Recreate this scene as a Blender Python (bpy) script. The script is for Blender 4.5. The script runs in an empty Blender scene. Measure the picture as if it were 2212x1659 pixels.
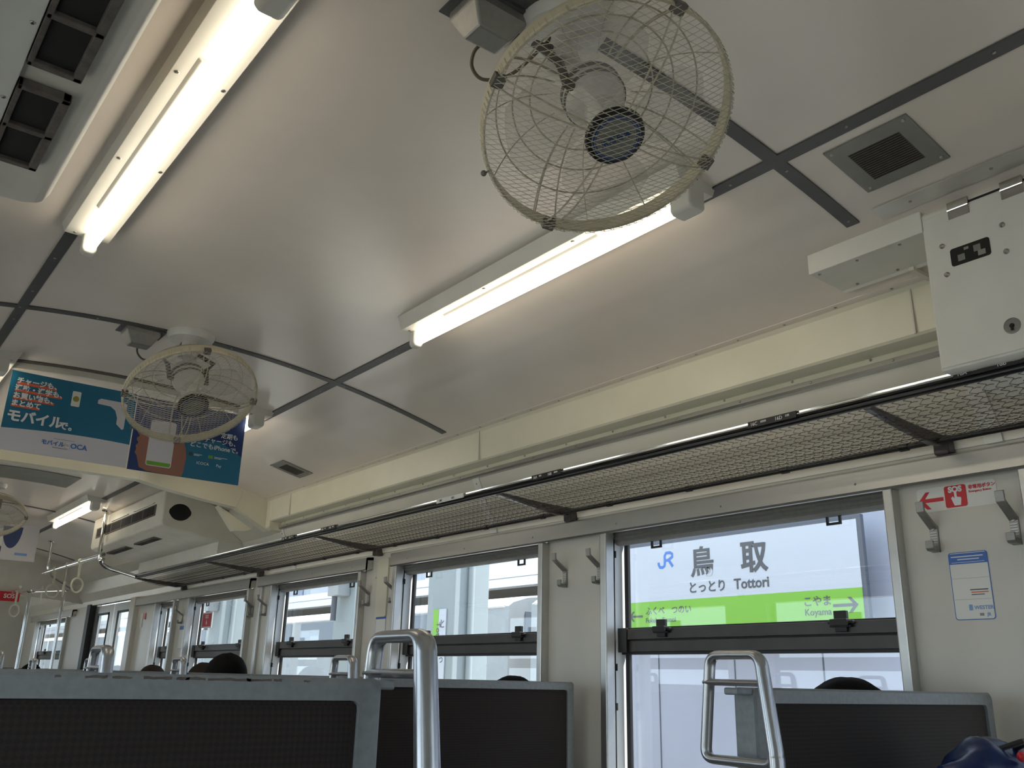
import bpy, math, random
from mathutils import Vector, Matrix
# ---------------------------------------------------------------- camera, world, exposure
# Axes: x = across the railway car (0 at the viewer, window wall at 2.28), y = along the car, z = height relative to the eye.
sc = bpy.context.scene
C = sc.collection
cam_d = bpy.data.cameras.new('camera'); cam = bpy.data.objects.new('camera', cam_d); C.objects.link(cam)
RX = Vector((0.78876576, -0.61424841, 0.02339796)).normalized()
RF = Vector((0.57773459, 0.75380275, 0.31305617)).normalized()
RU = RX.cross(RF) * 1.0
RX = RF.cross(RU).normalized(); RU = RX.cross(RF).normalized()
cam.matrix_world = Matrix(((RX.x, RU.x, -RF.x, 0), (RX.y, RU.y, -RF.y, 0), (RX.z, RU.z, -RF.z, 0), (0, 0, 0, 1)))
cam_d.sensor_width = 36.0; cam_d.lens = 36.0 * 1937.4 / 2212.0
cam_d.clip_start = 0.02; cam_d.clip_end = 300
sc.camera = cam
w = bpy.data.worlds.new('world'); sc.world = w; w.use_nodes = True
bg = w.node_tree.nodes['Background']; bg.inputs[0].default_value = (0.74, 0.88, 1.0, 1); bg.inputs[1].default_value = 1.6
TUBE_STRENGTH = 3.7
sc.view_settings.view_transform = 'Standard'; sc.view_settings.look = 'None'
sc.view_settings.gamma = 1.0; sc.view_settings.use_curve_mapping = False
sc.view_settings.exposure = 0.8
sc.cycles.max_bounces = 8; sc.cycles.diffuse_bounces = 4; sc.cycles.glossy_bounces = 4
sc.cycles.transparent_max_bounces = 16; sc.cycles.sample_clamp_indirect = 4.0
sun_d = bpy.data.lights.new('sun', 'SUN'); sun_d.energy = 9.5; sun_d.angle = 0.02; sun_d.color = (1, 0.95, 0.86)
sun = bpy.data.objects.new('sun', sun_d); C.objects.link(sun)
sun.rotation_euler = Vector((-0.36, 0.22, -0.9)).to_track_quat('-Z', 'Y').to_euler()   # sunlight from behind the station side
random.seed(7)
FLOOR = -1.17; XW = 2.28; XL = -0.42; AP = 0.90; PITCH = 1.457
def cz(x): return 1.15 - 0.12 * (x - AP) ** 2
# ---------------------------------------------------------------- materials
def mat(name, col, rough=0.5, metal=0.0, noise=0.0, scale=40.0, bump=0.0, bscale=200.0, spec=0.5, coat=0.0, stretch=None, emit=0.0):
    m = bpy.data.materials.new(name); m.use_nodes = True; nt = m.node_tree; b = nt.nodes['Principled BSDF']
    b.inputs['Base Color'].default_value = (*col, 1); b.inputs['Roughness'].default_value = rough
    b.inputs['Metallic'].default_value = metal; b.inputs['Specular IOR Level'].default_value = spec
    b.inputs['Coat Weight'].default_value = coat; b.inputs['Coat Roughness'].default_value = 0.08
    tc = nt.nodes.new('ShaderNodeTexCoord'); mp = nt.nodes.new('ShaderNodeMapping')
    nt.links.new(tc.outputs['Object'], mp.inputs[0])
    if stretch: mp.inputs['Scale'].default_value = stretch
    if noise:
        n = nt.nodes.new('ShaderNodeTexNoise'); n.inputs['Scale'].default_value = scale; n.inputs['Detail'].default_value = 4
        r = nt.nodes.new('ShaderNodeMapRange'); r.inputs[1].default_value = 0.3; r.inputs[2].default_value = 0.7
        r.inputs[3].default_value = 1 - noise; r.inputs[4].default_value = 1 + noise * 0.5
        mx = nt.nodes.new('ShaderNodeVectorMath'); mx.operation = 'SCALE'; mx.inputs[0].default_value = col
        nt.links.new(mp.outputs[0], n.inputs['Vector']); nt.links.new(n.outputs['Fac'], r.inputs[0])
        nt.links.new(r.outputs[0], mx.inputs['Scale']); nt.links.new(mx.outputs[0], b.inputs['Base Color'])
    if bump:
        n2 = nt.nodes.new('ShaderNodeTexNoise'); n2.inputs['Scale'].default_value = bscale
        bp = nt.nodes.new('ShaderNodeBump'); bp.inputs['Strength'].default_value = bump; bp.inputs['Distance'].default_value = 0.002
        nt.links.new(mp.outputs[0], n2.inputs['Vector']); nt.links.new(n2.outputs['Fac'], bp.inputs['Height'])
        nt.links.new(bp.outputs[0], b.inputs['Normal'])
    if emit:
        b.inputs['Emission Color'].default_value = (*col, 1); b.inputs['Emission Strength'].default_value = emit
    return m
M = {}
M['ceil'] = mat('ceiling laminate', (0.78, 0.70, 0.625), 0.21, noise=0.05, scale=3, spec=0.5)
M['wall'] = mat('wall laminate', (0.66, 0.625, 0.555), 0.30, noise=0.05, scale=5, bump=0.03, bscale=60)
M['wallup'] = mat('upper wall laminate', (0.66, 0.62, 0.53), 0.28, noise=0.05, scale=5)
M['cream'] = mat('cream painted steel', (0.74, 0.70, 0.55), 0.3, noise=0.05, scale=6, bump=0.03, bscale=30)
M['offwhite'] = mat('off white painted metal', (0.72, 0.70, 0.64), 0.38, noise=0.05, scale=10, bump=0.05, bscale=150)
M['acwhite'] = mat('aged white enamel', (0.70, 0.66, 0.57), 0.4, noise=0.08, scale=8)
M['strip'] = mat('dark grey cover strip', (0.085, 0.085, 0.085), 0.42, noise=0.12, scale=12)
M['screw'] = mat('steel screw', (0.42, 0.40, 0.37), 0.35, 0.9)
M['alu'] = mat('brushed aluminium', (0.60, 0.595, 0.57), 0.34, 0.9, noise=0.06, scale=20, stretch=(1, 0.1, 1), bump=0.03, bscale=120)
M['chrome'] = mat('polished chrome tube', (0.75, 0.75, 0.74), 0.1, 1.0)
M['satin'] = mat('satin silver grab handle', (0.50, 0.51, 0.53), 0.27, 0.85, noise=0.05, scale=60)
M['black'] = mat('black rubber', (0.015, 0.015, 0.016), 0.5)
M['blackmetal'] = mat('black lacquered tube', (0.02, 0.02, 0.022), 0.28, 0.3)
M['darksash'] = mat('dark bronze sash', (0.075, 0.070, 0.066), 0.4, 0.5, noise=0.1, scale=14)
M['blind'] = mat('rolled grey blind', (0.20, 0.195, 0.18), 0.6, noise=0.1, scale=60)
M['hook'] = mat('bead blasted steel hook', (0.34, 0.33, 0.31), 0.45, 0.6, noise=0.08, scale=80)
M['bracket'] = mat('dark bracket metal', (0.12, 0.11, 0.11), 0.3, 0.8, noise=0.1, scale=30)
M['net'] = mat('luggage net wire', (0.075, 0.07, 0.062), 0.42, 0.6)
M['dark'] = mat('dark opening', (0.012, 0.011, 0.010), 0.8)
M['grime'] = mat('grimy vent frame', (0.12, 0.10, 0.085), 0.7, noise=0.3, scale=70)
M['ventgrey'] = mat('grey vent plate', (0.235, 0.235, 0.215), 0.42, 0.25, noise=0.1, scale=20)
M['seatframe'] = mat('grey moulded seat frame', (0.245, 0.26, 0.268), 0.42, noise=0.14, scale=90, bump=0.08, bscale=300)
M['sticker'] = mat('white sticker', (0.78, 0.77, 0.72), 0.35)
M['navyink'] = mat('navy badge print', (0.02, 0.05, 0.16), 0.4)
M['red'] = mat('red print', (0.60, 0.02, 0.03), 0.4)
M['blue'] = mat('blue print', (0.05, 0.16, 0.50), 0.4)
M['ltblue'] = mat('pale blue print', (0.20, 0.36, 0.66), 0.4)
M['white'] = mat('white print', (0.80, 0.80, 0.80), 0.4)
M['ink'] = mat('dark grey ink', (0.055, 0.06, 0.075), 0.4)
M['orange'] = mat('orange red print', (0.72, 0.13, 0.05), 0.5)
M['floor'] = mat('grey linoleum', (0.16, 0.16, 0.155), 0.5, noise=0.15, scale=30)
M['teal'] = mat('teal poster print', (0.012, 0.155, 0.27), 0.4, noise=0.1, scale=3)
M['paper'] = mat('poster paper', (0.66, 0.63, 0.66), 0.45)
M['navy'] = mat('navy poster print', (0.012, 0.04, 0.17), 0.4, noise=0.2, scale=3)
M['skin'] = mat('skin', (0.42, 0.22, 0.14), 0.5, noise=0.08, scale=30)
M['hair'] = mat('black hair', (0.006, 0.005, 0.005), 0.8, spec=0.12, noise=0.4, scale=300, bump=0.6, bscale=260, stretch=(1, 1, 0.15))
M['brownhair'] = mat('brown hair', (0.045, 0.03, 0.022), 0.8, spec=0.12, noise=0.4, scale=300, bump=0.6, bscale=260, stretch=(1, 1, 0.15))
M['cloth_dark'] = mat('dark cloth', (0.03, 0.032, 0.04), 0.85, noise=0.2, scale=60)
M['cloth_blue'] = mat('blue cloth', (0.06, 0.09, 0.16), 0.85, noise=0.2, scale=60)
M['cord'] = mat('brown cord', (0.12, 0.09, 0.06), 0.55)
M['fancream'] = mat('aged cream fan enamel', (0.66, 0.60, 0.44), 0.35, noise=0.08, scale=20)
M['fanwire'] = mat('dusty cream guard wire', (0.50, 0.45, 0.34), 0.5, noise=0.2, scale=90)
M['fanwhite'] = mat('fan motor enamel', (0.66, 0.64, 0.60), 0.3, noise=0.1, scale=20)
M['fandark'] = mat('dusty fan arm', (0.13, 0.12, 0.105), 0.6, noise=0.2, scale=40)
M['strap'] = mat('ivory strap plastic', (0.70, 0.66, 0.54), 0.4)
M['green'] = mat('lime green sign band', (0.16, 0.39, 0.035), 0.5)
M['signwhite'] = mat('white sign face', (0.44, 0.47, 0.55), 0.5)
M['signgrey'] = mat('grey sign frame', (0.075, 0.085, 0.115), 0.45)
M['platwall'] = mat('white platform wall panel', (0.34, 0.36, 0.455), 0.6, noise=0.05, scale=2)
M['column'] = mat('pale column paint', (0.24, 0.28, 0.305), 0.6, noise=0.05, scale=2)
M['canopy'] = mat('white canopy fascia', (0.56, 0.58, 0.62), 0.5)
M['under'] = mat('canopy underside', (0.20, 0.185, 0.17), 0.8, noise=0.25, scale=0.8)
M['train'] = mat('stainless train body', (0.27, 0.29, 0.31), 0.45, 0.2, noise=0.08, scale=3)
M['trainroof'] = mat('white train roof', (0.55, 0.56, 0.58), 0.45)
M['trainglass'] = mat('train window', (0.10, 0.12, 0.15), 0.1)
M['concrete'] = mat('platform concrete', (0.42, 0.42, 0.40), 0.8, noise=0.15, scale=3)
M['building'] = mat('distant office wall', (0.34, 0.38, 0.45), 0.7, noise=0.05, scale=1)
M['bwindow'] = mat('distant office window', (0.16, 0.19, 0.27), 0.2)
M['jamb'] = mat('pale window jamb', (0.82, 0.86, 0.90), 0.3)
M['handskin'] = mat('printed hand', (0.34, 0.15, 0.10), 0.5)
M['patch'] = mat('dull ceiling hatch', (0.24, 0.24, 0.21), 0.5, noise=0.1, scale=8)
M['pvc'] = mat('deep blue shiny nylon', (0.006, 0.022, 0.105), 0.3, noise=0.3, scale=14, bump=0.5, bscale=14)
def tube_mat():
    m = bpy.data.materials.new('lit fluorescent tube'); m.use_nodes = True; b = m.node_tree.nodes['Principled BSDF']
    b.inputs['Base Color'].default_value = (0.9, 0.9, 0.85, 1)
    b.inputs['Emission Color'].default_value = (1.0, 0.90, 0.72, 1); b.inputs['Emission Strength'].default_value = TUBE_STRENGTH
    return m
M['tube'] = tube_mat()
def glass_mat(name, fac, tint=(1, 1, 1), rough=0.0):
    m = bpy.data.materials.new(name); m.use_nodes = True; nt = m.node_tree; nt.nodes.clear()
    o = nt.nodes.new('ShaderNodeOutputMaterial'); mx = nt.nodes.new('ShaderNodeMixShader')
    t = nt.nodes.new('ShaderNodeBsdfTransparent'); t.inputs[0].default_value = (*tint, 1)
    g = nt.nodes.new('ShaderNodeBsdfGlossy'); g.inputs['Roughness'].default_value = rough
    f = nt.nodes.new('ShaderNodeLayerWeight'); f.inputs[0].default_value = 0.5
    p5 = nt.nodes.new('ShaderNodeMath'); p5.operation = 'POWER'; p5.inputs[1].default_value = 4.0
    a = nt.nodes.new('ShaderNodeMath'); a.operation = 'MULTIPLY_ADD'; a.inputs[1].default_value = 0.9; a.inputs[2].default_value = 0.045 * fac
    nt.links.new(f.outputs['Facing'], p5.inputs[0]); nt.links.new(p5.outputs[0], a.inputs[0]); nt.links.new(a.outputs[0], mx.inputs[0])
    nt.links.new(t.outputs[0], mx.inputs[1]); nt.links.new(g.outputs[0], mx.inputs[2]); nt.links.new(mx.outputs[0], o.inputs[0])
    return m
M['glass'] = glass_mat('window glass', 1.6, (0.97, 0.99, 1.0))
def blade_mat():
    m = bpy.data.materials.new('clear fan blade plastic'); m.use_nodes = True; nt = m.node_tree; b = nt.nodes['Principled BSDF']
    b.inputs['Base Color'].default_value = (0.62, 0.60, 0.56, 1); b.inputs['Roughness'].default_value = 0.2
    b.inputs['Alpha'].default_value = 0.13
    return m
M['blade'] = blade_mat()
def fabric(name, a, b2, scale):
    m = bpy.data.materials.new(name); m.use_nodes = True; nt = m.node_tree; b = nt.nodes['Principled BSDF']
    tc = nt.nodes.new('ShaderNodeTexCoord'); mp = nt.nodes.new('ShaderNodeMapping'); mp.inputs['Rotation'].default_value = (0, math.pi / 4, 0)
    ch = nt.nodes.new('ShaderNodeTexChecker'); ch.inputs['Scale'].default_value = scale
    ch.inputs[1].default_value = (*a, 1); ch.inputs[2].default_value = (*b2, 1)
    nt.links.new(tc.outputs['Object'], mp.inputs[0]); nt.links.new(mp.outputs[0], ch.inputs[0]); nt.links.new(ch.outputs[0], b.inputs['Base Color'])
    b.inputs['Roughness'].default_value = 0.95; b.inputs['Sheen Weight'].default_value = 0.1
    return m
M['fabric'] = fabric('dark brown seat moquette', (0.016, 0.0125, 0.0115), (0.027, 0.018, 0.015), 190)
# ---------------------------------------------------------------- mesh helpers
ORG = {}
def spl(P, k=6):
    Q = [P[0] * 2 - P[1]] + P + [P[-1] * 2 - P[-2]]; out = []
    for i in range(1, len(Q) - 2):
        a, b, c, d = Q[i - 1:i + 3]
        for j in range(k):
            t = j / k; out.append(0.5 * ((2 * b) + (c - a) * t + (2 * a - 5 * b + 4 * c - d) * t * t + (3 * b - a - 3 * c + d) * t ** 3))
    return out + [P[-1]]
def V(*a): return Vector(a)
class MB:
    def __init__(s): s.v = []; s.f = []; s.m = []; s.ms = []; s.cur = 0
    def use(s, m):
        if m not in s.ms: s.ms.append(m)
        s.cur = s.ms.index(m); return s
    def add(s, vs, fs):
        b = len(s.v); s.v += [tuple(v) for v in vs]; s.f += [tuple(b + i for i in f) for f in fs]; s.m += [s.cur] * len(fs); return s
    def box(s, x0, x1, y0, y1, z0, z1):
        return s.add([(x, y, z) for x in (x0, x1) for y in (y0, y1) for z in (z0, z1)],
                     [(0, 1, 3, 2), (4, 6, 7, 5), (0, 4, 5, 1), (2, 3, 7, 6), (0, 2, 6, 4), (1, 5, 7, 3)])
    def obox(s, o, a, b, c):            # box spanned from corner o by three vectors
        o, a, b, c = map(Vector, (o, a, b, c))
        return s.add([o + a * i + b * j + c * k for i in (0, 1) for j in (0, 1) for k in (0, 1)],
                     [(0, 1, 3, 2), (4, 6, 7, 5), (0, 4, 5, 1), (2, 3, 7, 6), (0, 2, 6, 4), (1, 5, 7, 3)])
    def prism(s, pts, o, u, v, wv):     # polygon pts (a,b) placed at o+a*u+b*v, extruded by wv
        o, u, v, wv = map(Vector, (o, u, v, wv)); n = len(pts)
        A = [o + u * a + v * b for a, b in pts]
        return s.add(A + [p + wv for p in A], [tuple(range(n))[::-1], tuple(range(n, 2 * n))] + [(i, (i + 1) % n, n + (i + 1) % n, n + i) for i in range(n)])
    def py(s, pts, y0, y1): return s.prism(pts, (0, y0, 0), (1, 0, 0), (0, 0, 1), (0, y1 - y0, 0))      # xz profile along y
    def ring(s, c, u, v, r, n, r2=None):
        r2 = r2 or r
        return [c + u * (math.cos(2 * math.pi * i / n) * r) + v * (math.sin(2 * math.pi * i / n) * r2) for i in range(n)]
    def tube(s, path, r, n=8, closed=False, caps=True, ell=None, up=None, curve=False):
        P = [Vector(p) for p in path]; P = spl(P) if curve else P; N = len(P); rs = r if isinstance(r, (list, tuple)) else [r] * N
        rings = []; pu = None
        for i in range(N):
            if closed: t = P[(i + 1) % N] - P[i - 1]
            else: t = P[min(i + 1, N - 1)] - P[max(i - 1, 0)]
            t.normalize()
            if up is not None: u = Vector(up) - t * Vector(up).dot(t)
            elif pu is None: u = t.orthogonal()
            else: u = pu - t * pu.dot(t)
            if u.length < 1e-6: u = t.orthogonal()
            u.normalize(); pu = u; v = t.cross(u)
            rings.append(s.ring(P[i], u, v, rs[i] * (ell or 1), n, rs[i]))
        vs = [p for q in rings for p in q]; fs = []
        for i in range(N if closed else N - 1):
            a = i * n; b = ((i + 1) % N) * n
            fs += [(a + j, a + (j + 1) % n, b + (j + 1) % n, b + j) for j in range(n)]
        if not closed and caps: fs += [tuple(range(n))[::-1], tuple(range((N - 1) * n, N * n))]
        return s.add(vs, fs)
    def lathe(s, prof, o, ax, n=32):    # prof: (radius, offset along ax)
        o, ax = Vector(o), Vector(ax).normalized(); u = ax.orthogonal().normalized(); v = ax.cross(u); vs = []
        for r, h in prof: vs += s.ring(o + ax * h, u, v, max(r, 1e-5), n)
        fs = []
        for i in range(len(prof) - 1):
            fs += [(i * n + j, i * n + (j + 1) % n, (i + 1) * n + (j + 1) % n, (i + 1) * n + j) for j in range(n)]
        fs += [tuple(range(n))[::-1], tuple(range((len(prof) - 1) * n, len(prof) * n))]
        return s.add(vs, fs)
    def ellipsoid(s, c, rx, ry, rz, n=20, k=12, f=None):
        c = Vector(c); vs = []; fs = []
        for i in range(k + 1):
            th = math.pi * i / k
            for j in range(n):
                ph = 2 * math.pi * j / n
                d = Vector((math.sin(th) * math.cos(ph), math.sin(th) * math.sin(ph), math.cos(th)))
                q = 1.0 if f is None else f(d)
                vs.append(c + Vector((d.x * rx, d.y * ry, d.z * rz)) * q)
        for i in range(k):
            fs += [(i * n + j, (i + 1) * n + j, (i + 1) * n + (j + 1) % n, i * n + (j + 1) % n) for j in range(n)]
        return s.add(vs, fs)
    def text(s, txt, o, u, v, size, depth=0.0004, off=0.0, align='LEFT', sx=1.0):
        cu = bpy.data.curves.new('t', 'FONT'); cu.body = txt; cu.size = size; cu.extrude = depth; cu.offset = off; cu.align_x = align
        cu.resolution_u = 3
        ob = bpy.data.objects.new('t', cu); C.objects.link(ob); bpy.context.view_layer.update()
        me = bpy.data.meshes.new_from_object(ob.evaluated_get(bpy.context.evaluated_depsgraph_get()))
        o, u, v = map(Vector, (o, u, v)); nrm = u.cross(v)
        s.add([o + u * (p.co.x * sx) + v * p.co.y + nrm * (p.co.z + depth) for p in me.vertices], [tuple(p.vertices) for p in me.polygons])
        bpy.data.objects.remove(ob); bpy.data.curves.remove(cu); bpy.data.meshes.remove(me)
        return s
    def build(s, name, m=None, parent=None, smooth=False, bevel=0.0, seg=2, label=None):
        me = bpy.data.meshes.new(name); o = bpy.data.objects.new(name, me)
        org = Vector(ORG.get(parent.name, (0, 0, 0))) if parent else Vector((0, 0, 0))
        me.from_pydata([Vector(p) - org for p in s.v], [], s.f); me.update()
        for q in (s.ms or [m]): me.materials.append(M[q])
        if s.ms: me.polygons.foreach_set('material_index', s.m)
        import bmesh
        bm = bmesh.new(); bm.from_mesh(me); bmesh.ops.recalc_face_normals(bm, faces=bm.faces); bm.to_mesh(me); bm.free()
        if smooth:
            me.polygons.foreach_set('use_smooth', [True] * len(me.polygons))
            try: me.set_sharp_from_angle(angle=math.radians(40))
            except Exception: pass
        C.objects.link(o); o.parent = parent
        ORG[o.name] = org
        if bevel:
            b = o.modifiers.new('bevel', 'BEVEL'); b.width = bevel; b.segments = seg; b.limit_method = 'ANGLE'; b.angle_limit = math.radians(30)
            b.harden_normals = False
        if label: o['label'] = label
        return o
def build_each(mb, name, m=None, parent=None, **k):
    # one object per connected piece
    n = len(mb.v); par = list(range(n))
    def find(i):
        while par[i] != i: par[i] = par[par[i]]; i = par[i]
        return i
    for f in mb.f:
        a = find(f[0])
        for j in f[1:]: par[find(j)] = a
    groups = {}
    for fi, f in enumerate(mb.f): groups.setdefault(find(f[0]), []).append(fi)
    out = []
    for g in groups.values():
        q = MB(); q.ms = list(mb.ms); idx = {}
        for fi in g:
            for i in mb.f[fi]:
                if i not in idx: idx[i] = len(q.v); q.v.append(mb.v[i])
            q.f.append(tuple(idx[i] for i in mb.f[fi])); q.m.append(mb.m[fi])
        out.append(q.build(name, m, parent, **k))
    return out
def tag(o, label, cat, group=None, kind=None):
    o['label'] = label; o['category'] = cat
    if group: o['group'] = group
    if kind: o['kind'] = kind
    return o
def struct(o):
    o['kind'] = 'structure'; return o
def root(name, loc):
    o = bpy.data.objects.new(name, None); C.objects.link(o); o.location = loc; ORG[o.name] = tuple(loc); o.empty_display_size = 0.05
    return o
def copy_tree(o, loc=None, parent=None):
    c = o.copy(); C.objects.link(c)
    if parent: c.parent = parent
    if loc is not None: c.location = loc
    ORG[c.name] = tuple(loc) if loc is not None else ORG.get(o.name)
    for ch in [q for q in bpy.data.objects if q.parent == o]: copy_tree(ch, None, c)
    return c
EX, EY, EZ = V(1, 0, 0), V(0, 1, 0), V(0, 0, 1)
def screw(mb, p, n, r=0.0045):
    mb.use('screw').lathe([(r, -0.001), (r, 0.0008), (r * 0.6, 0.0022)], p, n, 8)
def rrect(w_, h_, r, n=5):
    pts = []
    for cx, cy, a in ((w_ / 2 - r, h_ / 2 - r, 0), (-w_ / 2 + r, h_ / 2 - r, 90), (-w_ / 2 + r, -h_ / 2 + r, 180), (w_ / 2 - r, -h_ / 2 + r, 270)):
        for i in range(n + 1):
            t = math.radians(a + 90 * i / n); pts.append((cx + r * math.cos(t), cy + r * math.sin(t)))
    return pts
Y0, Y1 = -1.6, 13.0
# ---------------------------------------------------------------- the shell
def arc(x0, x1, n, dz=0.0): return [(x0 + (x1 - x0) * i / n, cz(x0 + (x1 - x0) * i / n) + dz) for i in range(n + 1)]
o = MB().py(arc(-0.29, 2.09, 28) + arc(2.09, -0.29, 28, 0.03), Y0, Y1).build('ceiling', 'ceil', smooth=True); struct(o)
struct(MB().box(XL - .1, XW + .1, Y0, Y1, FLOOR - .05, FLOOR).build('floor', 'floor'))
def strip_along(name, x, wd, y0, y1):
    mb = MB().use('strip'); mb.py([(x - wd / 2, cz(x - wd / 2) + .001), (x + wd / 2, cz(x + wd / 2) + .001), (x + wd / 2, cz(x + wd / 2) - .004), (x - wd / 2, cz(x - wd / 2) - .004)], y0, y1)
    y = y0 + .05
    while y < y1: screw(mb, (x, y, cz(x) - .004), (0, 0, -1), .004); y += .30
    return struct(mb.build(name, None, smooth=False))
strip_along('trim_1', 1.505, .032, Y0, Y1); strip_along('trim_2', .375, .032, Y0, Y1)
for i, y in enumerate((-1.07, 1.025, 3.117, 5.21, 7.43, 9.53, 11.6)):
    mb = MB().use('strip'); xs = arc(-.15 if i != 1 else -.05, 2.03 if i > 1 else 1.80, 22, .001)
    mb.py(xs + [(a, b - .005) for a, b in xs[::-1]], y - .017, y + .017)
    for k in range(1, 9): xx = -.1 + k * .235; screw(mb, (xx, y, cz(xx) - .004), (0, 0, -1), .004)
    struct(mb.build('trim_%d' % (3 + i), None))
# right cove, upper wall and trims
def run(name, m, pts, y0=Y0, y1=Y1, **k): return struct(MB().py(pts, y0, y1).build(name, m, **k))
mb = MB().use('cream'); mb.py([(2.085, cz(2.085) + .01), (2.075, cz(2.075) - .002), (2.083, .972), (2.088, .856), (2.094, .850), (2.17, .850), (2.17, 1.02)], Y0, 5.10)
y = 0.1
while y < 5: screw(mb, (2.068, y, cz(2.068) - .001), (0, 0, -1)); y += .165
mb.use('ceil').py([(2.055, cz(2.055) - .0015), (2.078, cz(2.078) - .0015), (2.078, cz(2.078) + .004), (2.055, cz(2.055) + .004)], Y0, 5.08)
struct(mb.build('trim_10', None))
for i, yy in enumerate((1.05, 2.93, 4.75)):
    struct(MB().box(2.0795, 2.086, yy - .002, yy + .002, .853, .975).build('trim_%d' % (11 + i), 'wall'))
run('trim_14', 'cream', [(2.17, 1.0), (2.16, .857), (2.158, .829), (2.17, .828), (2.30, .828), (2.30, 1.0)], Y0, 5.10)
mb = MB().use('alu').py([(2.145, .830), (2.142, .815), (2.150, .809), (2.19, .806), (2.20, .830)], Y0, 5.10)
y = -.1
while y < 5.1: screw(mb, (2.1425, y, .822), (-1, 0, .1), .004); screw(mb, (2.157, y + .07, .845), (-1, 0, .1), .004); y += .25
struct(mb.build('trim_15', None))
run('trim_16', 'wallup', [(2.165, .812), (2.215, .70), (2.262, .63), (2.272, .590), (2.30, .590), (2.30, .812)], Y0, Y1)
for i, yy in enumerate((.98, 3.06, 5.02)):
    mb = MB().use('offwhite').py([(2.160, .81), (2.209, .70), (2.256, .63), (2.266, .588), (2.28, .588), (2.28, .81)], yy - .022, yy + .022)
    screw(mb, (2.168, yy, .785), (-1, 0, -.45), .004)
    struct(mb.build('trim_%d' % (17 + i), None))
def wall(name, x0, x1, ops, zt):
    mb = MB(); ys = sorted(ops); y = Y0
    for a, b, z0, z1 in ys:
        mb.box(x0, x1, y, a, FLOOR, zt); mb.box(x0, x1, a, b, z1, zt)
        if z0 > FLOOR: mb.box(x0, x1, a, b, FLOOR, z0)
        y = b
    mb.box(x0, x1, y, Y1, FLOOR, zt)
    return struct(mb.build(name, 'wall'))
WZ0, WZ1 = -0.42, 0.53
WIN = [(1.262 + PITCH * k, 2.375 + PITCH * k) for k in range(-2, 4)]
NARROW = (7.06, 7.52); DOOR = (8.28, 9.62); FARW = (10.45, 11.95)
ops = [(a, b, WZ0, WZ1) for a, b in WIN] + [(*NARROW, WZ0, WZ1), (DOOR[0], DOOR[1], FLOOR, .60), (*FARW, WZ0, WZ1)]
wall('wall_right', XW, XW + .09, ops, .60)
wall('wall_left', XL - .09, XL, [(a, b, WZ0, WZ1) for a, b in WIN] + [(8.28, 9.62, FLOOR, .60), (*FARW, WZ0, WZ1)], 1.0)
run('trim_20', 'cream', [(XL, 1.0), (-.29, 1.0), (-.29, .86), (XL, .80)], Y0, 5.10)
# ends of the car
mb = MB(); mb.box(XL, .45, Y1 - .05, Y1, FLOOR, 1.15); mb.box(1.35, XW, Y1 - .05, Y1, FLOOR, 1.15); mb.box(.45, 1.35, Y1 - .05, Y1, .75, 1.15)
mb.box(.45, 1.35, Y1 - .05, Y1, FLOOR, -.2)
struct(mb.build('wall_front', 'wall'))
struct(MB().box(XL, XW, Y0, Y0 + .05, FLOOR, 1.15).build('wall_back', 'wall'))
d = root('door_3', (.9, Y1 - .03, FLOOR)); struct(d)
MB().box(.45, .55, Y1 - .04, Y1 - .01, -.2, .75).box(1.25, 1.35, Y1 - .04, Y1 - .01, -.2, .75).box(.55, 1.25, Y1 - .04, Y1 - .01, .65, .75).build('door_frame', 'alu', d)
MB().box(.55, 1.25, Y1 - .03, Y1 - .02, -.2, .65).build('pane', 'glass', d)
# cross beam at the seating / vestibule boundary
BX = [(-.29, .80), (-.10, .905), (.10, .935), (.33, .965), (.48, .995), (1.333, .995), (1.493, .966), (1.729, .933), (1.896, .915), (2.107, .800), (2.20, .796)]
top = arc(2.085, -.29, 20, .002)
mb = MB().use('cream').py([(a, b) for a, b in BX] + [(2.20, .98)] + top, 5.08, 5.15)
mb.use('wall').py([(1.336, .993), (1.340, .993), (1.340, 1.13), (1.336, 1.13)], 5.0785, 5.08)
mb.py([(1.894, .916), (1.898, .913), (1.932, 1.018), (1.928, 1.02)], 5.0785, 5.08)
struct(mb.build('trim_21', None))
struct(MB().py([(2.083, .98), (2.20, .98), (2.20, .795), (2.107, .800), (2.083, .815)], 5.02, 5.08).build('trim_22', 'cream', bevel=.004))
# vestibule upper walls and longitudinal headers beyond the beam
run('trim_23', 'wallup', [(2.06, 1.0), (2.10, .85), (2.19, .78), (2.30, .80), (2.30, 1.0)], 5.15, Y1)
run('trim_24', 'wallup', [(-.26, 1.02), (-.30, .85), (-.40, .60), (-.45, .60), (-.45, 1.02)], 5.15, Y1)
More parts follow.
